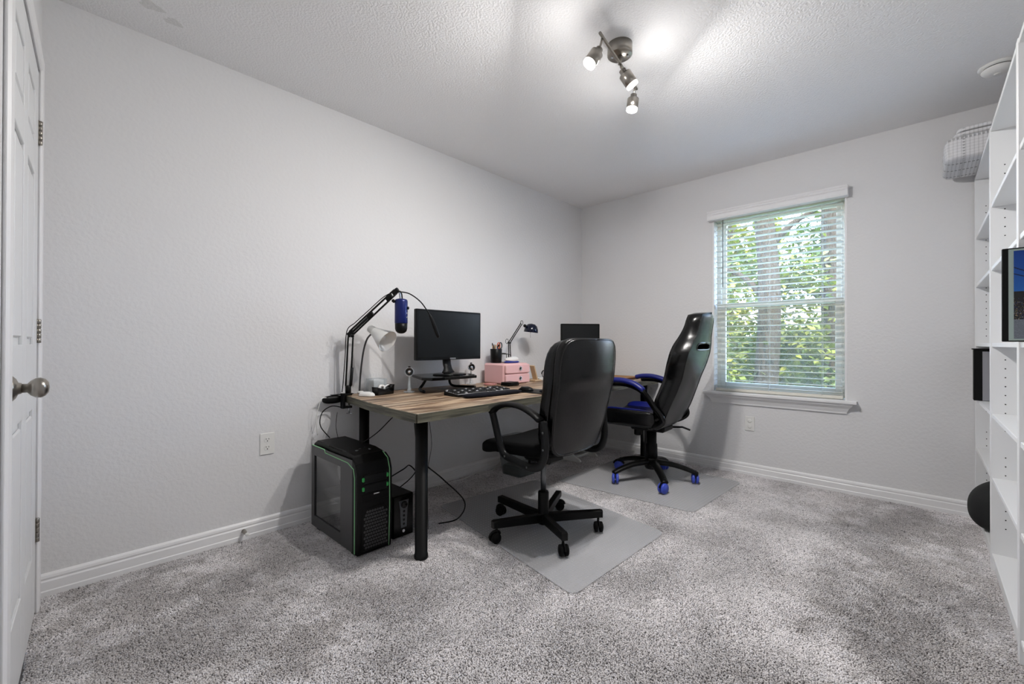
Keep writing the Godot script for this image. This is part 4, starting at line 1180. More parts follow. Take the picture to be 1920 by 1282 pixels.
func build_desk_things() -> void:
	var y := DT + 0.0008
	# riser: black glass top on two bent tube legs
	var r := thing("monitor_riser", "black glass monitor riser on bent tube legs on the desk", "riser", Vector3(0.22, y, 1.95))
	obj("top", prism(sm(false), pv([[0.195, -0.120], [0.200, 0.150], [0.185, 0.235], [0.110, 0.262], [-0.165, 0.150], [-0.180, -0.200], [-0.10, -0.235], [0.125, -0.175]]), 0.082, 0.100, Transform3D(Basis(Vector3.RIGHT, Vector3.BACK, Vector3.UP), Vector3.ZERO), 0.003), M.black_gloss, r)
	for s in [-1.0, 1.0]:
		var z: float = 0.02 + s * 0.115
		obj("leg", tube(sm(), curve([Vector3(0.10, 0.010, z + s * 0.10), Vector3(0.03, 0.010, z + s * 0.075), Vector3(-0.05, 0.012, z + s * 0.03), Vector3(-0.06, 0.035, z), Vector3(-0.04, 0.083, z - s * 0.02)], 5), 0.009, 8), M.black_metal, r)
	build_monitor("black widescreen monitor, switched off, standing on the glass riser", Vector3(0.255, DT + 0.1015, 1.925), 0.0, 0.552, 0.332, 0.918, 0.0, true)
	build_monitor("smaller black monitor at the far end of the desk, behind the chairs", Vector3(0.405, y, 0.605), -0.74, 0.345, 0.250, 0.955, 0.0, false)
	satellite(Vector3(0.215, y, 2.225), -0.55, "small round speaker on a clear stand, left of the monitor")
	satellite(Vector3(0.078, y, 1.585), -0.35, "small round speaker on a clear stand, right of the monitor")
	# keyboard
	var kb := thing("keyboard", "black keyboard with light key edges in front of the monitor", "keyboard", Vector3(0.575, y, 1.948), -0.05)
	obj("case", prism(sm(false), pv([[-0.075, 0.0], [0.075, 0.0], [0.075, 0.012], [-0.075, 0.024]]), -0.218, 0.218, Transform3D(), 0.002), M.black_plastic, kb)
	obj("key_plate", box(sm(false), Vector3(-0.004, 0.0190, 0), Vector3(0.132, 0.002, 0.424), 0.0005, Basis(Vector3(0, 0, 1), -0.08)), M.key_side, kb)
	var km := key_mesh()
	for i in 6:
		for j in 21:
			if i == 5 and j > 5 and j < 12: continue
			if j == 15 or (j == 16 and i == 3): continue
			var o := obj("key", km, M.key_side if (i + j * 3) % 7 == 0 else M.key, kb)
			var x: float = -0.062 + i * 0.0215
			o.position = Vector3(x, 0.0250 - (x + 0.075) / 0.15 * 0.012, 0.203 - j * 0.0203)
			o.rotation.z = -0.08
	obj("space_bar", box(sm(false), Vector3(0.0455, 0.0175, 0.040), Vector3(0.017, 0.008, 0.118), 0.002, Basis(Vector3(0, 0, 1), -0.08)), M.key, kb)
	var wr := thing("wrist_rest", "dark navy padded wrist rest along the keyboard's front", "wrist rest", Vector3(0.702, y, 1.950), -0.05)
	obj("pad", cushion(sm(), Vector3(0.042, 0.011, 0.224), 4.0, func(p: Vector3) -> Vector3: return p + Vector3(0.006 * cos(p.z * 7.0), 0.011, 0), 12), M.navy, wr)
	var mp := thing("mouse_pad", "thin black mouse pad with a wrist cushion beside the keyboard", "mouse pad", Vector3(0.765, y, 1.610), 0.08)
	obj("sheet", prism(sm(false), round_rect(0.23, 0.20, 0.03, 4), 0.0, 0.004, Transform3D(Basis(Vector3.RIGHT, Vector3.BACK, Vector3.UP), Vector3.ZERO), 0.001), M.black_plastic, mp)
	obj("wrist_cushion", cushion(sm(), Vector3(0.035, 0.0085, 0.085), 3.0, func(p: Vector3) -> Vector3: return p + Vector3(0.085, 0.0125, -0.005), 10), M.navy, mp)
	var ms := thing("mouse", "black and silver computer mouse on the black pad", "mouse", Vector3(0.700, y + 0.0045, 1.655), 0.1)
	obj("shell", cushion(sm(), Vector3(0.055, 0.018, 0.030), 2.6, func(p: Vector3) -> Vector3:
		var q := p
		if q.y < 0: q.y = 0.0
		return Vector3(q.x, q.y * (1.45 - 0.6 * smoothstep(-0.02, -0.055, q.x)) + 0.001, q.z), 12), M.black_plastic, ms)
	obj("top_shell", cushion(sm(), Vector3(0.034, 0.016, 0.022), 2.4, func(p: Vector3) -> Vector3: return Vector3(p.x + 0.008, max(p.y, 0.0) * 1.45 + 0.0065, p.z), 10), M.steel, ms)
	obj("wheel", lathe(sm(), disc(0.008, 0.007, 0.002), 12, aim(Vector3(-0.030, 0.018, -0.0035), Vector3(0, 0, 1))), M.rubber, ms)
	# pink drawer organizer; front with drawers faces the room
	var og := thing("drawer_organizer", "pale pink two drawer desk organizer with round metal pulls", "organizer", Vector3(0.055, y, 1.150))
	obj("case", bx(0, 0.225, 0, 0.158, 0, 0.285, 0.012), M.pink, og)
	for k in 2:
		var y0 := 0.006 + k * 0.076
		var dr := obj("drawer", prism(sm(false), round_rect(0.272, 0.070, 0.012, 4, Vector2(0.1425, y0 + 0.035)), 0.2255, 0.245, Transform3D(Basis(Vector3(0, 0, 1), Vector3(0, 1, 0), Vector3(1, 0, 0)), Vector3.ZERO), 0.005), M.pink, og)
		obj("pull", lathe(sm(), [[0.007, 0], [0.015, 0], [0.017, 0.003], [0.015, 0.006], [0.011, 0.005], [0.008, 0.001], [0, 0.0005]], 22, aim(Vector3(0.2455, y0 + 0.036, 0.120), Vector3(1, 0, 0))), M.chrome, dr)
		obj("finger_hole", lathe(sm(), [[0.008, 0.0], [0.008, 0.0025], [0, 0.0025]], 18, aim(Vector3(0.2455, y0 + 0.036, 0.120), Vector3(1, 0, 0))), M.slot, dr)
	var ty := y + 0.1588
	# pen holder with pens
	var ph := thing("pen_holder", "black mesh pen holder on the pink organizer", "pen holder", Vector3(0.115, ty, 1.355))
	var cup := sm()
	lathe(cup, [[0, 0], [0.042, 0], [0.044, 0.003], [0.047, 0.110], [0.045, 0.112], [0.042, 0.110], [0.040, 0.005], [0, 0.005]], 24)
	obj("cup", cup, M.black_metal, ph)
	var pens := [["pen", "cool_blue", "blue pen standing in the black holder"], ["pen", "navy", "dark navy pen standing in the black holder"], ["pencil", "tan", "tan pencil standing in the black holder"], ["ruler", "pale_wood", "pale wooden ruler standing in the black holder"], ["marker", "white_plastic", "white marker standing in the black holder"], ["marker", "black_gloss", "glossy black marker standing in the black holder"]]
	for k in pens.size():
		var a := TAU * k / pens.size() + 0.4
		var p0 := Vector3(0.115 + cos(a) * 0.018, ty + 0.006, 1.355 + sin(a) * 0.018)
		var p1 := Vector3(0.115 + cos(a) * 0.031, ty + 0.135 + 0.012 * (k % 3), 1.355 + sin(a) * 0.031)
		var pn := thing(pens[k][0], pens[k][2], pens[k][0], p0)
		if pens[k][0] == "ruler":
			obj("blade", box(sm(false), (p1 - p0) / 2, Vector3(0.003, 0.15, 0.02), 0.0008, Basis(Vector3(0, 0, 1), -0.08)), M[pens[k][1]], pn)
		else:
			obj("barrel", tube(sm(), [Vector3.ZERO, (p1 - p0) * 0.86], 0.0042, 8), M[pens[k][1]], pn)
			obj("cap", tube(sm(), [(p1 - p0) * 0.861, p1 - p0], [0.0046, 0.0036], 8), M.black_plastic, pn)
	var sc := thing("scissors", "scissors with black and orange handles in the black holder", "scissors", Vector3(0.135, ty + 0.02, 1.335))
	for s in [-1.0, 1.0]:
		var lp := []
		for k in 17:
			var a := TAU * k / 16
			lp.append(Vector3(0.006 * s, 0.118 + 0.024 * cos(a), s * 0.017 + 0.014 * sin(a)))
		var hnd := obj("handle", tube(sm(), lp, 0.004, 6), M.black_plastic if s < 0 else M.orange, sc)
		obj("blade", box(sm(false), Vector3(0.003 * s, 0.05, s * 0.004), Vector3(0.002, 0.09, 0.010), 0.0005), M.steel, hnd)
	# wire letter tray and white gadget
	var tr := thing("wire_sorter", "small black wire letter sorter on the pink organizer", "letter sorter", Vector3(0.10, ty, 1.255))
	for k in 3:
		var z := -0.022 + k * 0.022
		obj("wire_loop", tube(sm(), curve([Vector3(-0.055, 0.003, z), Vector3(-0.055, 0.055, z), Vector3(-0.045, 0.066 + 0.004 * k, z), Vector3(0.045, 0.066 + 0.004 * k, z), Vector3(0.055, 0.055, z), Vector3(0.055, 0.003, z)], 4), 0.0022, 6), M.black_metal, tr)
	obj("base_plate", bx(-0.058, 0.058, 0, 0.003, -0.026, 0.026, 0.001), M.black_metal, tr)
	var st := thing("stapler", "rounded white and blue stapler on the pink organizer's front", "stapler", Vector3(0.198, ty, 1.262))
	obj("body", cushion(sm(), Vector3(0.028, 0.021, 0.072), 2.4, func(p: Vector3) -> Vector3: return Vector3(p.x, p.y * (1.0 - 0.30 * p.z / 0.072) + 0.0275, p.z), 12), M.white_plastic, st)
	obj("base", cushion(sm(), Vector3(0.027, 0.0075, 0.072), 4.0, func(p: Vector3) -> Vector3: return p + Vector3(0, 0.0075, 0), 10), M.cool_blue, st)
	# wallet stack and tray
	for k in 2:
		var wl := thing("card_wallet", ["lower black card wallet in front of the pink organizer", "upper black card wallet in front of the pink organizer"][k], "wallet", Vector3(0.345, y + 0.0135 * k, 1.435), 0.1 + 0.12 * k)
		obj("leather", bx(-0.045, 0.045, 0, 0.013, -0.058, 0.058, 0.004), M.black_plastic, wl)
		obj("band", bx(-0.046, 0.046, 0.0045, 0.0085, -0.040, -0.030, 0.0005), M.graphite, wl)
	var pt := thing("trinket_tray", "small clear reddish pink tray behind the keyboard", "tray", Vector3(0.215, y, 1.515), 0.1)
	obj("dish", lathe(sm(), [[0, 0], [0.045, 0], [0.052, 0.012], [0.050, 0.012], [0.043, 0.003], [0, 0.003]], 24), M.pink_tray, pt)
	# wooden stand, adapter, cable loop
	var ws := thing("wooden_stand", "pale wooden tablet stand leaning beside the pink organizer", "stand", Vector3(0.230, y, 1.045))
	obj("back_slat", box(sm(false), Vector3(0.0, 0.0682, -0.02), Vector3(0.05, 0.135, 0.012), 0.002, Basis(Vector3(1, 0, 0), 0.36)), M.pale_wood, ws)
	obj("foot_slat", bx(-0.03, 0.03, 0.0, 0.012, -0.085, 0.0, 0.002), M.pale_wood, ws)
	var ad := thing("power_adapter", "white power adapter lying by the wooden stand", "adapter", Vector3(0.20, y, 0.905))
	obj("body", bx(-0.025, 0.025, 0, 0.022, -0.03, 0.03, 0.004), M.white_plastic, ad)
	obj("plug", bx(-0.010, 0.010, 0.006, 0.016, 0.0305, 0.045, 0.001), M.steel, ad)
	var lp2 := []
	for k in 22:
		var a := TAU * k / 16
		lp2.append(Vector3(0.16 + 0.010 * k / 22.0, y + 0.048 + 0.034 * sin(a), 0.80 + 0.042 * cos(a)))
	cable("coiled_cable", lp2, 0.0032, M.black_plastic, "coiled black cable standing on the desk behind the office chair")
	var hb := thing("usb_hub", "small black hub under the coiled cable", "hub", Vector3(0.20, y, 0.77))
	obj("body", bx(-0.03, 0.03, 0, 0.022, -0.05, 0.05, 0.004), M.black_plastic, hb)
	obj("port", bx(0.0303, 0.031, 0.007, 0.014, -0.02, 0.02, 0.0003), M.steel, hb)
	# far end of the desk
	var br := thing("drawing_board", "thin tan drawing board lying at the desk's far end", "board", Vector3(0.42, y + 0.0035, 0.245), 0.03)
	obj("sheet", bx(-0.28, 0.28, 0, 0.010, -0.19, 0.19, 0.002), M.tan, br)
	obj("edge_strip", bx(0.2803, 0.288, 0, 0.011, -0.19, 0.19, 0.001), M.brown_edge, br)
	for q in [[-0.25, -0.16], [0.25, -0.16], [-0.25, 0.16], [0.25, 0.16]]:
		obj("pad", lathe(sm(), disc(0.010, 0.0034, 0.0005), 10, Transform3D(Basis(), Vector3(q[0], -0.0034, q[1]))), M.rubber, br)
	var pp := thing("paper_sheet", "white paper sheets lying at the desk front near the racing chair", "paper", Vector3(0.66, y, 0.72), 0.2)
	for k in 3:
		obj("sheet", box(sm(false), Vector3(0.002 * k, 0.0006 + 0.0011 * k, 0), Vector3(0.21, 0.001, 0.297), 0.0002, Basis(Vector3.UP, 0.04 * k)), M.paper, pp)
	# tape dispenser, acrylic box, white mouse at the left end
	var td := thing("tape_dispenser", "black tape dispenser at the desk's left end", "tape dispenser", Vector3(0.195, y, 2.395), 0.25)
	obj("body", prism(sm(false), pv([[-0.065, 0.0], [0.062, 0.0], [0.070, 0.058], [0.052, 0.060], [0.035, 0.043], [-0.010, 0.034], [-0.072, 0.050]]), -0.026, 0.026, Transform3D(Basis(Vector3(0, 0, -1), Vector3.UP, Vector3.RIGHT), Vector3.ZERO), 0.003), M.black_gloss, td)
	obj("tape_roll", lathe(sm(), [[0.013, 0], [0.026, 0], [0.026, 0.018], [0.013, 0.018], [0.013, 0]], 24, aim(Vector3(-0.009, 0.036, 0.018), Vector3(1, 0, 0))), M.white_plastic, td)
	obj("tape_tongue", box(sm(false), Vector3(0, 0.050, -0.018), Vector3(0.018, 0.0012, 0.05), 0.0003, Basis(Vector3(1, 0, 0), 0.35)), M.paper, td)
	var ab := thing("acrylic_box", "clear acrylic box of note cards behind the tape dispenser", "box", Vector3(0.085, y, 2.380))
	var aw := sm(false)
	for q in [[-0.05, 0.05, -0.045, -0.042], [-0.05, 0.05, 0.042, 0.045], [-0.05, -0.047, -0.042, 0.042], [0.047, 0.05, -0.042, 0.042]]:
		box(aw, Vector3((q[0] + q[1]) / 2, 0.045, (q[2] + q[3]) / 2), Vector3(q[1] - q[0], 0.09, q[3] - q[2]), 0.0006)
	box(aw, Vector3(0, 0.0015, 0), Vector3(0.094, 0.003, 0.084), 0.0004)
	obj("walls", aw, M.acrylic, ab)
	for k in 5:
		obj("note_card", box(sm(false), Vector3(-0.030 + k * 0.014, 0.043, 0), Vector3(0.005, 0.078, 0.072), 0.0006, Basis(Vector3(0, 0, 1), 0.04 * (k - 2))), M.paper, ab)
	var wm := thing("white_mouse", "white computer mouse lying beside the clamp of the microphone arm", "mouse", Vector3(0.205, y, 2.510), 0.5)
	obj("shell", cushion(sm(), Vector3(0.050, 0.015, 0.028), 2.5, func(p: Vector3) -> Vector3: return Vector3(p.x, max(p.y, 0.0) * 1.7 + 0.001, p.z), 12), M.white_plastic, wm)
	obj("wheel", lathe(sm(), disc(0.007, 0.006, 0.002), 12, aim(Vector3(0.028, 0.018, -0.003), Vector3(0, 0, 1))), M.rubber, wm)

func build_mic_and_lamps() -> void:
	# clamp arm
	var a := thing("boom_stand", "black scissor microphone stand clamped to the desk's left end", "microphone stand", Vector3.ZERO)
	var base := Vector3(0.085, DT, 2.566)
	var el := Vector3(0.115, 1.085, 2.566)
	var tip := Vector3(0.355, 1.330, 2.412)
	obj("clamp", prism(sm(false), pv([[-0.03, -0.075], [0.028, -0.075], [0.028, -0.062], [-0.014, -0.062], [-0.014, 0.0015], [0.028, 0.0015], [0.028, 0.014], [-0.03, 0.014]]), -0.018, 0.018, Transform3D(Basis(Vector3(0, 0, -1), Vector3.UP, Vector3.RIGHT), base + Vector3(0, 0, 0.010)), 0.002), M.black_metal, a)
	obj("clamp_screw", tube(sm(), [base + Vector3(0, -0.11, -0.006), base + Vector3(0, -0.0415, -0.006)], 0.005, 8), M.chrome, a)
	obj("clamp_handle", tube(sm(), [base + Vector3(-0.03, -0.112, -0.006), base + Vector3(0.03, -0.105, -0.006)], 0.003, 8), M.chrome, a)
	obj("pivot_post", lathe(sm(), [[0, 0.014], [0.017, 0.014], [0.017, 0.055], [0.012, 0.06], [0, 0.06]], 16, Transform3D(Basis(), base)), M.black_metal, a)
	var across := Vector3(0.84, 0, -0.54)
	for s in [-1.0, 1.0]:
		var o: Vector3 = across * 0.016 * s
		obj("lower_bar", tube(sm(), [base + o + Vector3(0, 0.055, 0), el + o], 0.0055, 6), M.black_metal, a)
		var perp := (tip - el).normalized().cross(Vector3(-0.54, 0, -0.84)).normalized()
		obj("upper_bar", tube(sm(), [el + perp * 0.015 * s, tip + perp * 0.013 * s], 0.0055, 6), M.black_metal, a)
	obj("lower_spring", tube(sm(), [base + across * 0.016 + Vector3(0, 0.06, 0), base.lerp(el, 0.45) + across * 0.018], 0.0095, 8), M.grey_plastic, a)
	obj("upper_spring", tube(sm(), [el.lerp(tip, 0.04), el.lerp(tip, 0.42)], 0.008, 8), M.grey_plastic, a)
	for q in [el, tip, el.lerp(tip, 0.86), el.lerp(tip, 0.44)]:
		obj("joint_plate", box(sm(false), q, Vector3(0.045, 0.030, 0.016), 0.004, Basis(Vector3.UP, 0.57) * Basis(Vector3(0, 0, 1), 0.6)), M.black_metal, a)
	obj("joint_knob", lathe(sm(), disc(0.010, 0.018, 0.003), 12, aim(el + Vector3(0.02, -0.012, 0.008), Vector3(0.7, -0.2, -0.3))), M.black_plastic, a)
	obj("tip_knob", lathe(sm(), disc(0.010, 0.018, 0.003), 12, aim(el.lerp(tip, 0.86) + Vector3(0.02, -0.016, -0.01), Vector3(0.7, -0.6, -0.4))), M.black_plastic, a)
	# the microphone hangs head down
	var m := thing("microphone", "blue studio microphone with a black grille hanging from the arm", "microphone", Vector3(0.362, 1.085, 2.378))
	obj("body", lathe(sm(), [[0, 0.060], [0.0365, 0.060], [0.0375, 0.064], [0.0375, 0.190], [0.034, 0.200], [0.020, 0.2045], [0, 0.2045]], 32), M.mic_blue, m)
	obj("grille", lathe(sm(), [[0, 0], [0.012, 0.001], [0.023, 0.006], [0.031, 0.015], [0.0350, 0.028], [0.0360, 0.059], [0, 0.0595]], 32), M.black_metal, m)
	obj("yoke", tube(sm(), curve([Vector3(-0.010, 0.203, 0), Vector3(-0.010, 0.235, 0.004), Vector3(-0.008, 0.249, 0.012)], 4), 0.006, 8), M.chrome, m)
	obj("yoke", tube(sm(), curve([Vector3(0.010, 0.203, 0), Vector3(0.010, 0.232, 0.004), Vector3(0.004, 0.249, 0.012)], 4), 0.004, 8), M.black_metal, m)
	obj("dial", lathe(sm(), disc(0.009, 0.008, 0.002), 14, aim(Vector3(0.030, 0.150, -0.024), Vector3(0.75, 0, -0.6))), M.black_plastic, m)
	for q in [0.118, 0.095]:
		obj("button", lathe(sm(), disc(0.005, 0.003, 0.001), 12, aim(Vector3(0.034, q, -0.0155), Vector3(0.9, 0, -0.4))), M.chrome, m)
	# slim gooseneck microphone in front of the monitor
	var g := thing("gooseneck_microphone", "slim black gooseneck microphone drooping in front of the monitor", "microphone", Vector3(0.36, 1.30, 2.37))
	obj("neck", tube(sm(), curve([Vector3(0.0, 0.030, 0.02), Vector3(0.03, 0.02, -0.03), Vector3(0.05, -0.025, -0.095), Vector3(0.06, -0.095, -0.15)], 6), 0.0038, 7), M.black_plastic, g)
	obj("capsule", tube(sm(), curve([Vector3(0.060, -0.093, -0.149), Vector3(0.066, -0.135, -0.168), Vector3(0.074, -0.200, -0.192), Vector3(0.080, -0.238, -0.205)], 4), [0.004, 0.006, 0.0085, 0.010, 0.0115, 0.012, 0.0125, 0.013, 0.0125, 0.012, 0.011, 0.009, 0.005], 12), M.black_plastic, g)
	cable("microphone_cable", [Vector3(0.352, 1.335, 2.405), Vector3(0.30, 1.30, 2.455), Vector3(0.22, 1.215, 2.515), Vector3(0.16, 1.15, 2.56), Vector3(0.105, 1.10, 2.585), Vector3(0.09, 0.95, 2.588), Vector3(0.075, 0.80, 2.592), Vector3(0.06, 0.735, 2.592)], 0.0026, M.black_plastic, "thin black cable running down the microphone arm")
	# white gooseneck lamp
	var w := thing("white_desk_lamp", "white cone shade desk lamp with a dark gooseneck, behind the microphone", "lamp", Vector3(0.060, DT + 0.0008, 2.475))
	obj("base", lathe(sm(), disc(0.020, 0.016, 0.004), 20), M.white_plastic, w)
	obj("gooseneck", tube(sm(), curve([Vector3(-0.012, 0.015, 0.0), Vector3(-0.014, 0.13, -0.008), Vector3(0.006, 0.26, -0.015), Vector3(0.04, 0.335, -0.02), Vector3(0.085, 0.368, -0.024)], 6), 0.0055, 8), M.graphite, w)
	var ax := (Vector3(0.285, 1.015, 2.405) - Vector3(0.150, 1.100, 2.452)).normalized()
	var sx := aim(Vector3(0.158, 1.106, 2.446) - Vector3(0.060, DT + 0.0008, 2.475), ax)
	obj("lamp_cap", lathe(sm(), [[0, -0.030], [0.020, -0.030], [0.024, -0.025], [0.027, 0.012], [0, 0.012]], 22, sx), M.white_enamel, w)
	obj("lamp_shade", lathe(sm(), [[0.027, 0.012], [0.036, 0.040], [0.069, 0.132], [0.067, 0.1325], [0.034, 0.041], [0.025, 0.014]], 32, sx), M.shade_white, w)
	obj("bulb", lathe(sm(), [[0.012, 0.014], [0.014, 0.04], [0.026, 0.068], [0.026, 0.082], [0.016, 0.098], [0, 0.103]], 20, sx), M.white_enamel, w)
	# navy architect lamp
	var ty := DT + 0.1596
	var n := thing("navy_desk_lamp", "navy dome desk lamp with a jointed black arm on the pink organizer", "lamp", Vector3(0.10, ty, 1.185))
	var o := Vector3(0.10, ty, 1.185)
	var e := Vector3(0.135, 1.035, 1.225) - o
	var t := Vector3(0.150, 1.195, 1.095) - o
	var hd := Vector3(0.165, 1.165, 1.030) - o
	obj("base", lathe(sm(), disc(0.018, 0.012, 0.003), 18), M.black_metal, n)
	for s in [-1.0, 1.0]:
		obj("lower_bar", tube(sm(), [Vector3(0.002, 0.010, -0.004 + 0.012 * s), e + Vector3(0, 0, 0.008 * s)], 0.0040, 6), M.black_metal, n)
		obj("upper_bar", tube(sm(), [e + Vector3(0, 0.006 * s, 0.005 * s), t + Vector3(0, 0.006 * s, 0.005 * s)], 0.0040, 6), M.black_metal, n)
	for q in [[e + Vector3(0, 0.012, 0.026), 0.016], [t + Vector3(0, 0.010, -0.006), 0.014]]:
		var lp := []
		for k in 17:
			lp.append((q[0] as Vector3) + Vector3(0, cos(TAU * k / 16) * 1.2, sin(TAU * k / 16)) * float(q[1]))
		obj("spring_loop", tube(sm(), lp, 0.0022, 6), M.black_metal, n)
	obj("joint", box(sm(false), e, Vector3(0.016, 0.012, 0.034), 0.003), M.black_metal, n)
	obj("head_joint", lathe(sm(), disc(0.013, 0.022, 0.004), 16, aim(t.lerp(hd, 0.4), hd - t)), M.black_metal, n)
	var hx := aim(hd + Vector3(0.01, 0.005, -0.035), Vector3(0.10, 1, -0.05))
	obj("lamp_shade", lathe(sm(), [[0.060, -0.045], [0.0612, -0.044], [0.058, -0.018], [0.048, 0.008], [0.030, 0.024], [0, 0.030]], 32, hx), M.blue_enamel, n)
	obj("lamp_bulb", lathe(sm(), [[0, -0.036], [0.016, -0.030], [0.020, -0.015], [0.012, 0.005], [0, 0.006]], 18, hx), M.white_enamel, n)
	obj("pull_chain", tube(sm(), [hd + Vector3(0.03, -0.035, 0.0), hd + Vector3(0.03, -0.085, 0.0)], 0.0014, 5), M.chrome, n)
	# loose cables
	cable("tower_cable", [Vector3(0.40, 0.49, 2.64), Vector3(0.52, 0.56, 2.62), Vector3(0.62, 0.64, 2.60), Vector3(0.66, 0.672, 2.59)], 0.0028, M.black_plastic, "straight black cable from the tower up to the desk")
	cable("loop_cable", [Vector3(0.14, 0.49, 2.70), Vector3(0.06, 0.55, 2.72), Vector3(0.035, 0.62, 2.70), Vector3(0.05, 0.655, 2.65), Vector3(0.085, 0.645, 2.60)], 0.003, M.black_plastic, "black cable looping behind the tower by the wall")
	cable("usb_cable", [Vector3(0.18, 0.485, 2.67), Vector3(0.13, 0.55, 2.66), Vector3(0.08, 0.62, 2.63)], 0.0016, M.black_plastic, "thin black cable slanting down onto the tower")
	cable("speaker_cable", [Vector3(0.345, 0.23, 2.50), Vector3(0.50, 0.33, 2.45), Vector3(0.62, 0.38, 2.48), Vector3(0.66, 0.30, 2.44), Vector3(0.62, 0.16, 2.38), Vector3(0.52, 0.02, 2.36)], 0.0034, M.black_plastic, "black cable arching over the subwoofer")
	var k := 0
	for q in [["thick black cable hanging under the desk beside its front leg", 0.0036, [Vector3(0.62, 0.675, 2.46), Vector3(0.63, 0.50, 2.45), Vector3(0.66, 0.40, 2.43), Vector3(0.74, 0.31, 2.36), Vector3(0.80, 0.18, 2.26), Vector3(0.72, 0.06, 2.24), Vector3(0.60, 0.01, 2.28)]], ["thin black cable hanging straight behind the desk's front leg", 0.0018, [Vector3(0.66, 0.675, 2.44), Vector3(0.665, 0.45, 2.43), Vector3(0.64, 0.25, 2.42), Vector3(0.60, 0.02, 2.40)]], ["slack grey cable hanging under the desk behind its front leg", 0.0016, [Vector3(0.70, 0.675, 2.43), Vector3(0.71, 0.50, 2.41), Vector3(0.66, 0.33, 2.40), Vector3(0.64, 0.02, 2.38)]], ["black cable bowing down behind the subwoofer", 0.0026, [Vector3(0.63, 0.675, 2.45), Vector3(0.635, 0.45, 2.44), Vector3(0.60, 0.33, 2.44), Vector3(0.50, 0.235, 2.47)]]]:
		cable("hanging_cable", q[2], q[1], M.graphite if k == 2 else M.black_plastic, q[0], "cables hanging under the desk")
		k += 1
	cable("white_floor_cable", [Vector3(0.03, 0.006, 2.05), Vector3(0.05, 0.006, 1.85), Vector3(0.07, 0.006, 1.65), Vector3(0.045, 0.012, 1.5), Vector3(0.07, 0.006, 1.38), Vector3(0.03, 0.02, 1.25), Vector3(0.025, 0.10, 1.16)], 0.004, M.white_plastic, "white cable lying along the baseboard under the desk")
	var hp := thing("cable_box", "black oval power box hanging off the desk's left corner", "power box", Vector3(0.040, DT - 0.022, 2.640))
	obj("body", cushion(sm(), Vector3(0.020, 0.024, 0.062), 2.6, func(p: Vector3) -> Vector3: return p, 10), M.black_plastic, hp)
	obj("bracket", bx(-0.012, 0.012, 0.0240, 0.0285, -0.125, 0.010, 0.001), M.black_metal, hp)
	obj("white_lead", tube(sm(), curve([Vector3(0.018, 0.016, 0.045), Vector3(0.020, 0.012, 0.075), Vector3(0.012, -0.03, 0.085), Vector3(0.0, -0.10, 0.095), Vector3(-0.01, -0.20, 0.085)], 5), 0.0024, 6), M.white_plastic, hp)

func build_wall_things() -> void:
	# duplex outlet on the left wall (faces +x)
	var o := thing("wall_outlet", "white double power outlet on the left wall beside the tower", "outlet", Vector3(0.0, 0.481, 2.982))
	obj("cover_plate", bx(0.0, 0.006, -0.0585, 0.0585, -0.036, 0.036, 0.003), M.white_plastic, o)
	for s in [-1.0, 1.0]:
		var y: float = s * 0.0215
		var so := obj("socket", prism(sm(false), round_rect(0.033, 0.028, 0.012, 4, Vector2(0, y)), 0.006, 0.0078, Transform3D(Basis(Vector3(0, 0, -1), Vector3.UP, Vector3.RIGHT), Vector3.ZERO), 0.0006), M.white_plastic, o)
		for z in [-0.0065, 0.0065]:
			obj("slot", bx(0.0078, 0.0082, y + 0.001, y + 0.009, z - 0.0012, z + 0.0012, 0.0001), M.slot, so)
		obj("ground_hole", lathe(sm(), [[0.0028, 0], [0.0028, 0.0004], [0, 0.0004]], 10, aim(Vector3(0.0078, y - 0.006, 0), Vector3(1, 0, 0))), M.slot, so)
	obj("screw", lathe(sm(), disc(0.003, 0.001, 0.0003), 10, aim(Vector3(0.006, 0, 0), Vector3(1, 0, 0))), M.white_plastic, o)
	var p := thing("wall_jack", "white wall plate with a round jack under the window", "outlet", Vector3(1.595, 0.403, 0.0))
	obj("cover_plate", bx(-0.035, 0.035, -0.0575, 0.0575, 0.0, 0.006, 0.003), M.white_plastic, p)
	for s in [-1.0, 1.0]:
		obj("jack", lathe(sm(), [[0, 0], [0.015, 0], [0.014, 0.003], [0.009, 0.004], [0, 0.003]], 20, aim(Vector3(0, s * 0.022, 0.006), Vector3(0, 0, 1))), M.white_plastic, p)
	var d := thing("door_stop", "small nickel door stop screwed to the left baseboard", "door stop", Vector3(0.014, 0.045, 3.095))
	obj("rod", tube(sm(), [Vector3(0, 0, 0), Vector3(0.05, 0, 0)], [0.011, 0.006], 12), M.nickel, d)
	obj("tip", lathe(sm(), disc(0.009, 0.012, 0.003), 12, aim(Vector3(0.0505, 0, 0), Vector3(1, 0, 0))), M.white_plastic, d)

# ------------------------------------------------------------------ outside the window
func leaf_mesh() -> ArrayMesh:
	var st := sm(false)
	var a := Vector3(0, 0, -0.5); var b := Vector3(0.28, 0.06, -0.05); var c := Vector3(0, 0, 0.5); var d := Vector3(-0.28, 0.06, -0.05)
	tri(st, a, b, c); tri(st, a, c, d)
	return finish(st)

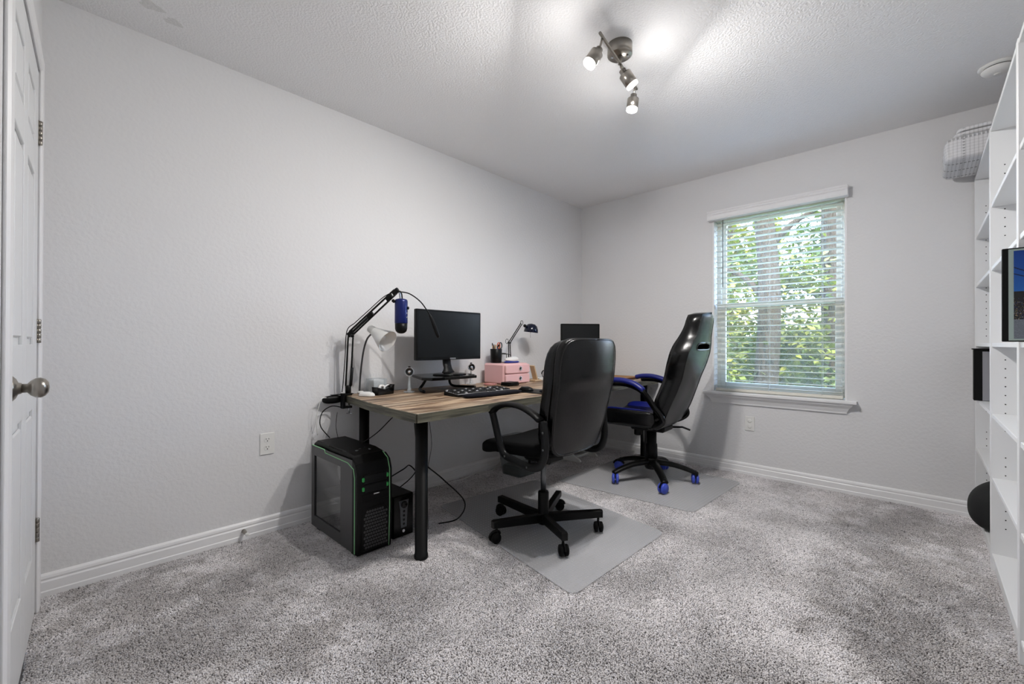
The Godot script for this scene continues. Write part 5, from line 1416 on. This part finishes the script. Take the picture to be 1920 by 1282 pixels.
func build_outdoors() -> void:
	var lawn := obj("lawn", bx(-30, 30, -3.2, -3.0, -45, -0.6, 0.001), M.lawn)
	tag(lawn, "green ground below the window among the trees", "ground", "", "structure")
	var lm := leaf_mesh()
	var trees := [
		["leaning brown tree trunk with leaves, left of the window's middle", Vector3(0.36, -3.0, -4.6), Vector3(0.62, 1.6, -4.9), Vector3(0.30, 4.6, -5.3), 0.20, 0],
		["upright brown tree trunk near the window's right edge", Vector3(1.40, -3.0, -6.2), Vector3(1.34, 1.5, -6.2), Vector3(1.30, 5.0, -6.3), 0.17, 1],
		["far leafy tree seen through the window's left half", Vector3(-1.6, -3.0, -9.5), Vector3(-1.5, 1.5, -9.5), Vector3(-1.3, 6.0, -9.6), 0.16, 2],
		["far leafy tree seen through the window's right half", Vector3(1.0, -3.0, -11.0), Vector3(1.1, 1.5, -11.0), Vector3(1.2, 6.0, -11.0), 0.15, 0],
	]
	var blobs := [
		[[Vector3(-0.5, 1.5, -4.4), 0.65, 700], [Vector3(0.2, 0.7, -5.6), 0.8, 900], [Vector3(0.95, 1.0, -5.6), 0.55, 700], [Vector3(0.0, 2.6, -6.0), 0.8, 600], [Vector3(0.9, 2.2, -5.8), 0.6, 600], [Vector3(0.1, 0.1, -4.6), 0.5, 600]],
		[[Vector3(1.0, 0.8, -6.9), 0.7, 900], [Vector3(1.9, 1.2, -6.6), 0.6, 600], [Vector3(1.7, 2.6, -7.0), 0.7, 600], [Vector3(0.9, 3.2, -7.2), 0.7, 500], [Vector3(1.4, 0.2, -5.9), 0.5, 700]],
		[[Vector3(-1.8, 1.2, -9.0), 1.6, 2200], [Vector3(-0.6, 0.4, -9.4), 1.3, 1800], [Vector3(-1.2, 3.6, -9.8), 1.3, 1000]],
		[[Vector3(0.6, 0.6, -11.0), 1.6, 2200], [Vector3(2.2, 1.2, -11.0), 1.5, 2000], [Vector3(1.2, 3.4, -11.5), 1.2, 800], [Vector3(0.2, -0.6, -10.0), 1.5, 1600]],
	]
	for k in trees.size():
		var q: Array = trees[k]
		var t := thing("tree", q[0], "tree", q[1], 0, "trees outside the window")
		var r: float = q[4]
		var path := curve([Vector3.ZERO, (q[2] as Vector3) - (q[1] as Vector3), (q[3] as Vector3) - (q[1] as Vector3)], 8)
		var rad := []
		for i in path.size(): rad.append(r * (1.15 - 0.5 * i / path.size()))
		obj("trunk", tube(sm(), path, rad, 12), M.bark, t)
		for s in [-1.0, 1.0]:
			var p0: Vector3 = ((q[2] as Vector3) - (q[1] as Vector3)).lerp((q[3] as Vector3) - (q[1] as Vector3), 0.2 + 0.15 * s)
			obj("branch", tube(sm(), curve([p0, p0 + Vector3(0.4 * s, 0.5, -0.1), p0 + Vector3(0.9 * s, 0.8, -0.3)], 4), [0.07, 0.065, 0.06, 0.055, 0.05, 0.045, 0.04, 0.03, 0.02], 8), M.bark, t)
		var pos := []
		for b in blobs[k]:
			for i in int(b[2]):
				var d := Vector3(rng.randfn(), rng.randfn(), rng.randfn()) * 0.45
				pos.append((b[0] as Vector3) + d * float(b[1]))
		var mm := MultiMesh.new()
		mm.transform_format = MultiMesh.TRANSFORM_3D
		mm.use_colors = true
		mm.mesh = lm
		mm.instance_count = pos.size()
		for i in pos.size():
			var bs := Basis.from_euler(Vector3(rng.randf_range(-0.9, 0.9), rng.randf() * TAU, rng.randf_range(-0.7, 0.7))) * (0.11 + 0.08 * rng.randf()) * (1.0 if k < 2 else 1.7)
			bs = bs
			mm.set_instance_transform(i, Transform3D(bs, (pos[i] as Vector3) - (q[1] as Vector3)))
			var v := 0.6 + 0.6 * rng.randf()
			mm.set_instance_color(i, Color(v * (0.9 + 0.3 * rng.randf()), v, v * 0.8))
		var mi := MultiMeshInstance3D.new()
		mi.multimesh = mm
		mi.material_override = M["leaf%d" % int(q[5])]
		mi.name = "foliage"
		mi.set_meta("kind", "stuff")
		t.add_child(mi)
